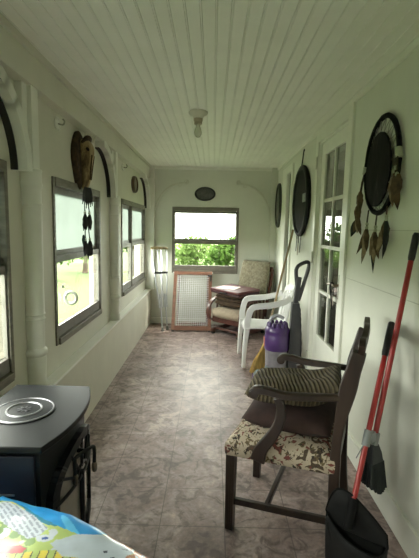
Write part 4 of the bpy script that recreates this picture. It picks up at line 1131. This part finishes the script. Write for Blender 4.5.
# ------------------------------------------------------------------ crutches
al = M('crutch_aluminium', (.50, .51, .53), .42, .08, 20, metal=.6)
def crutch(label, foot, top, ax):
    """foot point, centre of the underarm pad, half-direction of the pad"""
    f, tp, a = Vector(foot), Vector(top), Vector(ax).normalized()
    t = thing('crutch', label, 'crutch', f, 0, 'pair of crutches in the far left corner')
    d = (tp-f); 
    def at(z): return f + d*z
    for s_ in (-1, 1):
        MB().tube([tp + a*s_*.066, at(.84)+a*s_*.066, at(.60)+a*s_*.045, at(.36)+a*s_*.020, at(.28)+a*s_*.020], .0105, 8).build('upright', al, t)
    MB().tube([at(.02), at(.44)], .0115, 10).build('leg_tube', al, t)
    g = MB().tube([at(.70)-a*.062, at(.70)+a*.062], .017, 10); g.build('hand_grip', black, t)
    pad = M('crutch_pad_tan', (.30, .23, .12), .7, .2, 25)
    P = [tp + a*s_*.088 + Vector((0, 0, -.012*abs(s_)**2+.012)) for s_ in (-1, -.8, -.4, 0, .4, .8, 1)]
    MB().tube(P, .020, 10, radii=[.014, .021, .022, .022, .022, .021, .014]).build('underarm_pad', pad, t)
    for s_ in (-.85, .85): MB().tube([tp + a*s_*.088+Vector((0, 0, .004)), tp + a*s_*.072+Vector((0, 0, -.045))], .014, 8).build('pad_end', M('pad_dark', (.10, .075, .04), .7), t)
    MB().lathe([(.022, 0), (.024, .012), (.018, .03), (.015, .055)], 12, f).build('rubber_tip', M('tip_grey', (.16, .17, .16), .7), t)
    MB().tube([at(.285)-a*.032, at(.285)+a*.032], .011, 8).build('brace', al, t)
crutch('aluminium crutch in far left corner, the one nearer the low wall', (-.70, 5.80, 0), (-.835, 6.10, 1.18), (.95, .3, 0))
crutch('aluminium crutch in far left corner, the one nearer the wooden gate', (-.64, 5.89, 0), (-.765, 6.20, 1.175), (.95, .3, 0))

# ------------------------------------------------------------------ outdoors
GZ = -.55
lawnm = M('lawn_grass', (.078, .108, .042), .95, .25, .5, c2=(.062, .090, .032), spec=.1)
struct(MB().b2((-60, -40, GZ-.2), (60, 70, GZ)).build('lawn', lawnm, smooth=0), 'sunlit green lawn around the porch', 'lawn')
LM = [leaf_mat('leaf_mid', (.035, .070, .014), (.085, .145, .035)), leaf_mat('leaf_pale', (.07, .12, .03), (.15, .21, .07)), leaf_mat('leaf_deep', (.020, .045, .012), (.05, .09, .024))]
bark = M('bark', (.06, .045, .03), .9, .4, 8, bmp=.3)
def foliage(m, c, r, n, size):
    c = Vector(c)
    lobes = [(Vector((random.uniform(-.6, .6), random.uniform(-.6, .6), random.uniform(-.55, .6))), random.uniform(.35, .6)) for _ in range(9)]
    for _ in range(n):
        lc, lr = random.choice(lobes)
        d = Vector((random.gauss(0, 1), random.gauss(0, 1), random.gauss(0, 1))).normalized() * random.uniform(.6, 1)
        p = lc + d*lr
        p = c + Vector((p.x*r[0], p.y*r[1], p.z*r[2]))
        q = Euler((random.uniform(-1, 1), random.uniform(-1, 1), random.uniform(0, 6.3))).to_matrix()
        s = size*random.uniform(.6, 1.3)
        m.f([m.v(p + q @ Vector(k)) for k in ((-s*.5, 0, 0), (0, -s*.28, s*.05), (s*.55, 0, 0), (0, s*.28, s*.05))])
def tree(x, y, h, r, mat, label, cat, n=1500, size=.3, trunk=True, name='leafy_tree'):
    t = thing(name, label, cat, (x, y, GZ), 0, 'trees and bushes beyond the porch')
    m = MB(); foliage(m, (x, y, GZ+h-r[2]*.95), r, n, size); m.build('foliage', LM[mat], t, smooth=0)
    top = GZ+h-r[2]*(1.0 if trunk else 1.2)
    k = MB().tube([(x, y, GZ-.05), (x+.05*h*.3, y, lerp(GZ, top, .5)), (x, y, top)], .06+.012*h, 8, radii=[.08+.02*h, .05+.014*h, .03+.01*h])
    for a in range(4):
        e = Vector((math.cos(a*1.7)*r[0]*.5, math.sin(a*1.7)*r[1]*.5, r[2]*.6)); k.tube([(x, y, top-.1*h*.3), Vector((x, y, top)) + e], .02+.006*h, 6)
    k.build('trunk' if trunk else 'stems', bark, t)
# seen through the end window
tree(.45, 12.2, 1.95, (.75, .7, .75), 0, 'leafy green bush outside end window, on the right of the view', 'bush', 1500, .15, False, 'bush')
tree(-.55, 14.2, 1.75, (.8, .7, .65), 1, 'pale green bush outside end window, in the middle of the view', 'bush', 1200, .16, False, 'bush')
tree(-1.5, 12.0, 1.55, (.55, .6, .6), 0, 'low bush outside end window, at left of the view', 'bush', 1000, .13, False, 'bush')
tree(2.0, 14.5, 2.3, (.8, .7, .9), 1, 'tall pale bush outside end window, beyond the leafy bush', 'bush', 1200, .18, False, 'bush')
# across the lawn, through the left windows
tree(-5.7, 14.6, 2.3, (1.0, 1.1, 1.0), 0, 'round bush across the lawn, left of the row seen past the skull feathers', 'bush', 1100, .22, False, 'bush')
tree(-5.5, 17.6, 2.6, (1.1, 1.2, 1.1), 1, 'large pale bush across the lawn, middle of the row seen past the skull feathers', 'bush', 1100, .25, False, 'bush')
tree(-5.9, 21.5, 2.6, (.9, 1.2, 1.0), 0, 'bush across the lawn, right of the row seen past the skull feathers', 'bush', 1000, .22, False, 'bush')
tree(-3.3, 17.2, 2.4, (.8, .9, .9), 2, 'dark bush across the lawn, seen through the double window', 'bush', 1100, .2, False, 'bush')
tree(-12.5, 9, 6.5, (2.4, 2.4, 2.4), 0, 'broad tree across the lawn beside the porch', 'tree', 1400, .4)

# ------------------------------------------------------------------ light
w = bpy.data.worlds.new('sky'); sc.world = w; w.use_nodes = True
bg = w.node_tree.nodes['Background']; bg.inputs[0].default_value = (1, 1, .925, 1); bg.inputs[1].default_value = 16.0
def portal(name, loc, rot, sx, sy):
    l = bpy.data.lights.new(name, 'AREA'); l.shape = 'RECTANGLE'; l.size = sx; l.size_y = sy
    l.cycles.is_portal = True
    o = bpy.data.objects.new(name, l); COL.objects.link(o); o.location = loc; o.rotation_euler = rot
for i, (a, b) in enumerate(WINL):
    portal('window_portal', (XU-.10, (a+b)/2, (WZ0+WZ1)/2), (0, R(-90), 0), WZ1-WZ0, b-a)
portal('window_portal', ((BW[0]+BW[1])/2, YB+.13, (BW[2]+BW[3])/2), (R(-90), 0, 0), BW[1]-BW[0], BW[3]-BW[2])
s = bpy.data.lights.new('sun', 'SUN'); s.energy = 10; s.angle = R(2); s.color = (1, .95, .82)
so = bpy.data.objects.new('sun', s); COL.objects.link(so); so.rotation_euler = (R(-18), R(30), 0)

pl = bpy.data.lights.new('hall_fill_light', 'POINT'); pl.energy = 22; pl.shadow_soft_size = .1; pl.color = (1, .93, .8)  # added fill light without a fixture, brightens the room behind the door panes
po = bpy.data.objects.new('hall_fill_light', pl); COL.objects.link(po); po.location = (2.1, 4.2, 2.3)

# ------------------------------------------------------------------ camera
cam = bpy.data.cameras.new('camera'); cam.sensor_width = 36; cam.sensor_fit = 'AUTO'; cam.lens = 410/558*36
cam.clip_start = .02; cam.clip_end = 300
co = bpy.data.objects.new('camera', cam); COL.objects.link(co)
rot = Matrix.Rotation(R(.34), 4, 'Z') @ Matrix.Rotation(R(90-7.1), 4, 'X') @ Matrix.Rotation(R(1.2), 4, 'Z')
co.matrix_world = Matrix.Translation((0, 0, 1.5)) @ rot
sc.camera = co
sc.view_settings.view_transform = 'Standard'
sc.view_settings.look = 'None'
sc.view_settings.exposure = 0.2
sc.cycles.use_denoising = True
sc.cycles.max_bounces = 10; sc.cycles.diffuse_bounces = 6; sc.cycles.transparent_max_bounces = 12
sc.cycles.caustics_reflective = False; sc.cycles.caustics_refractive = False
sc.cycles.sample_clamp_indirect = 6
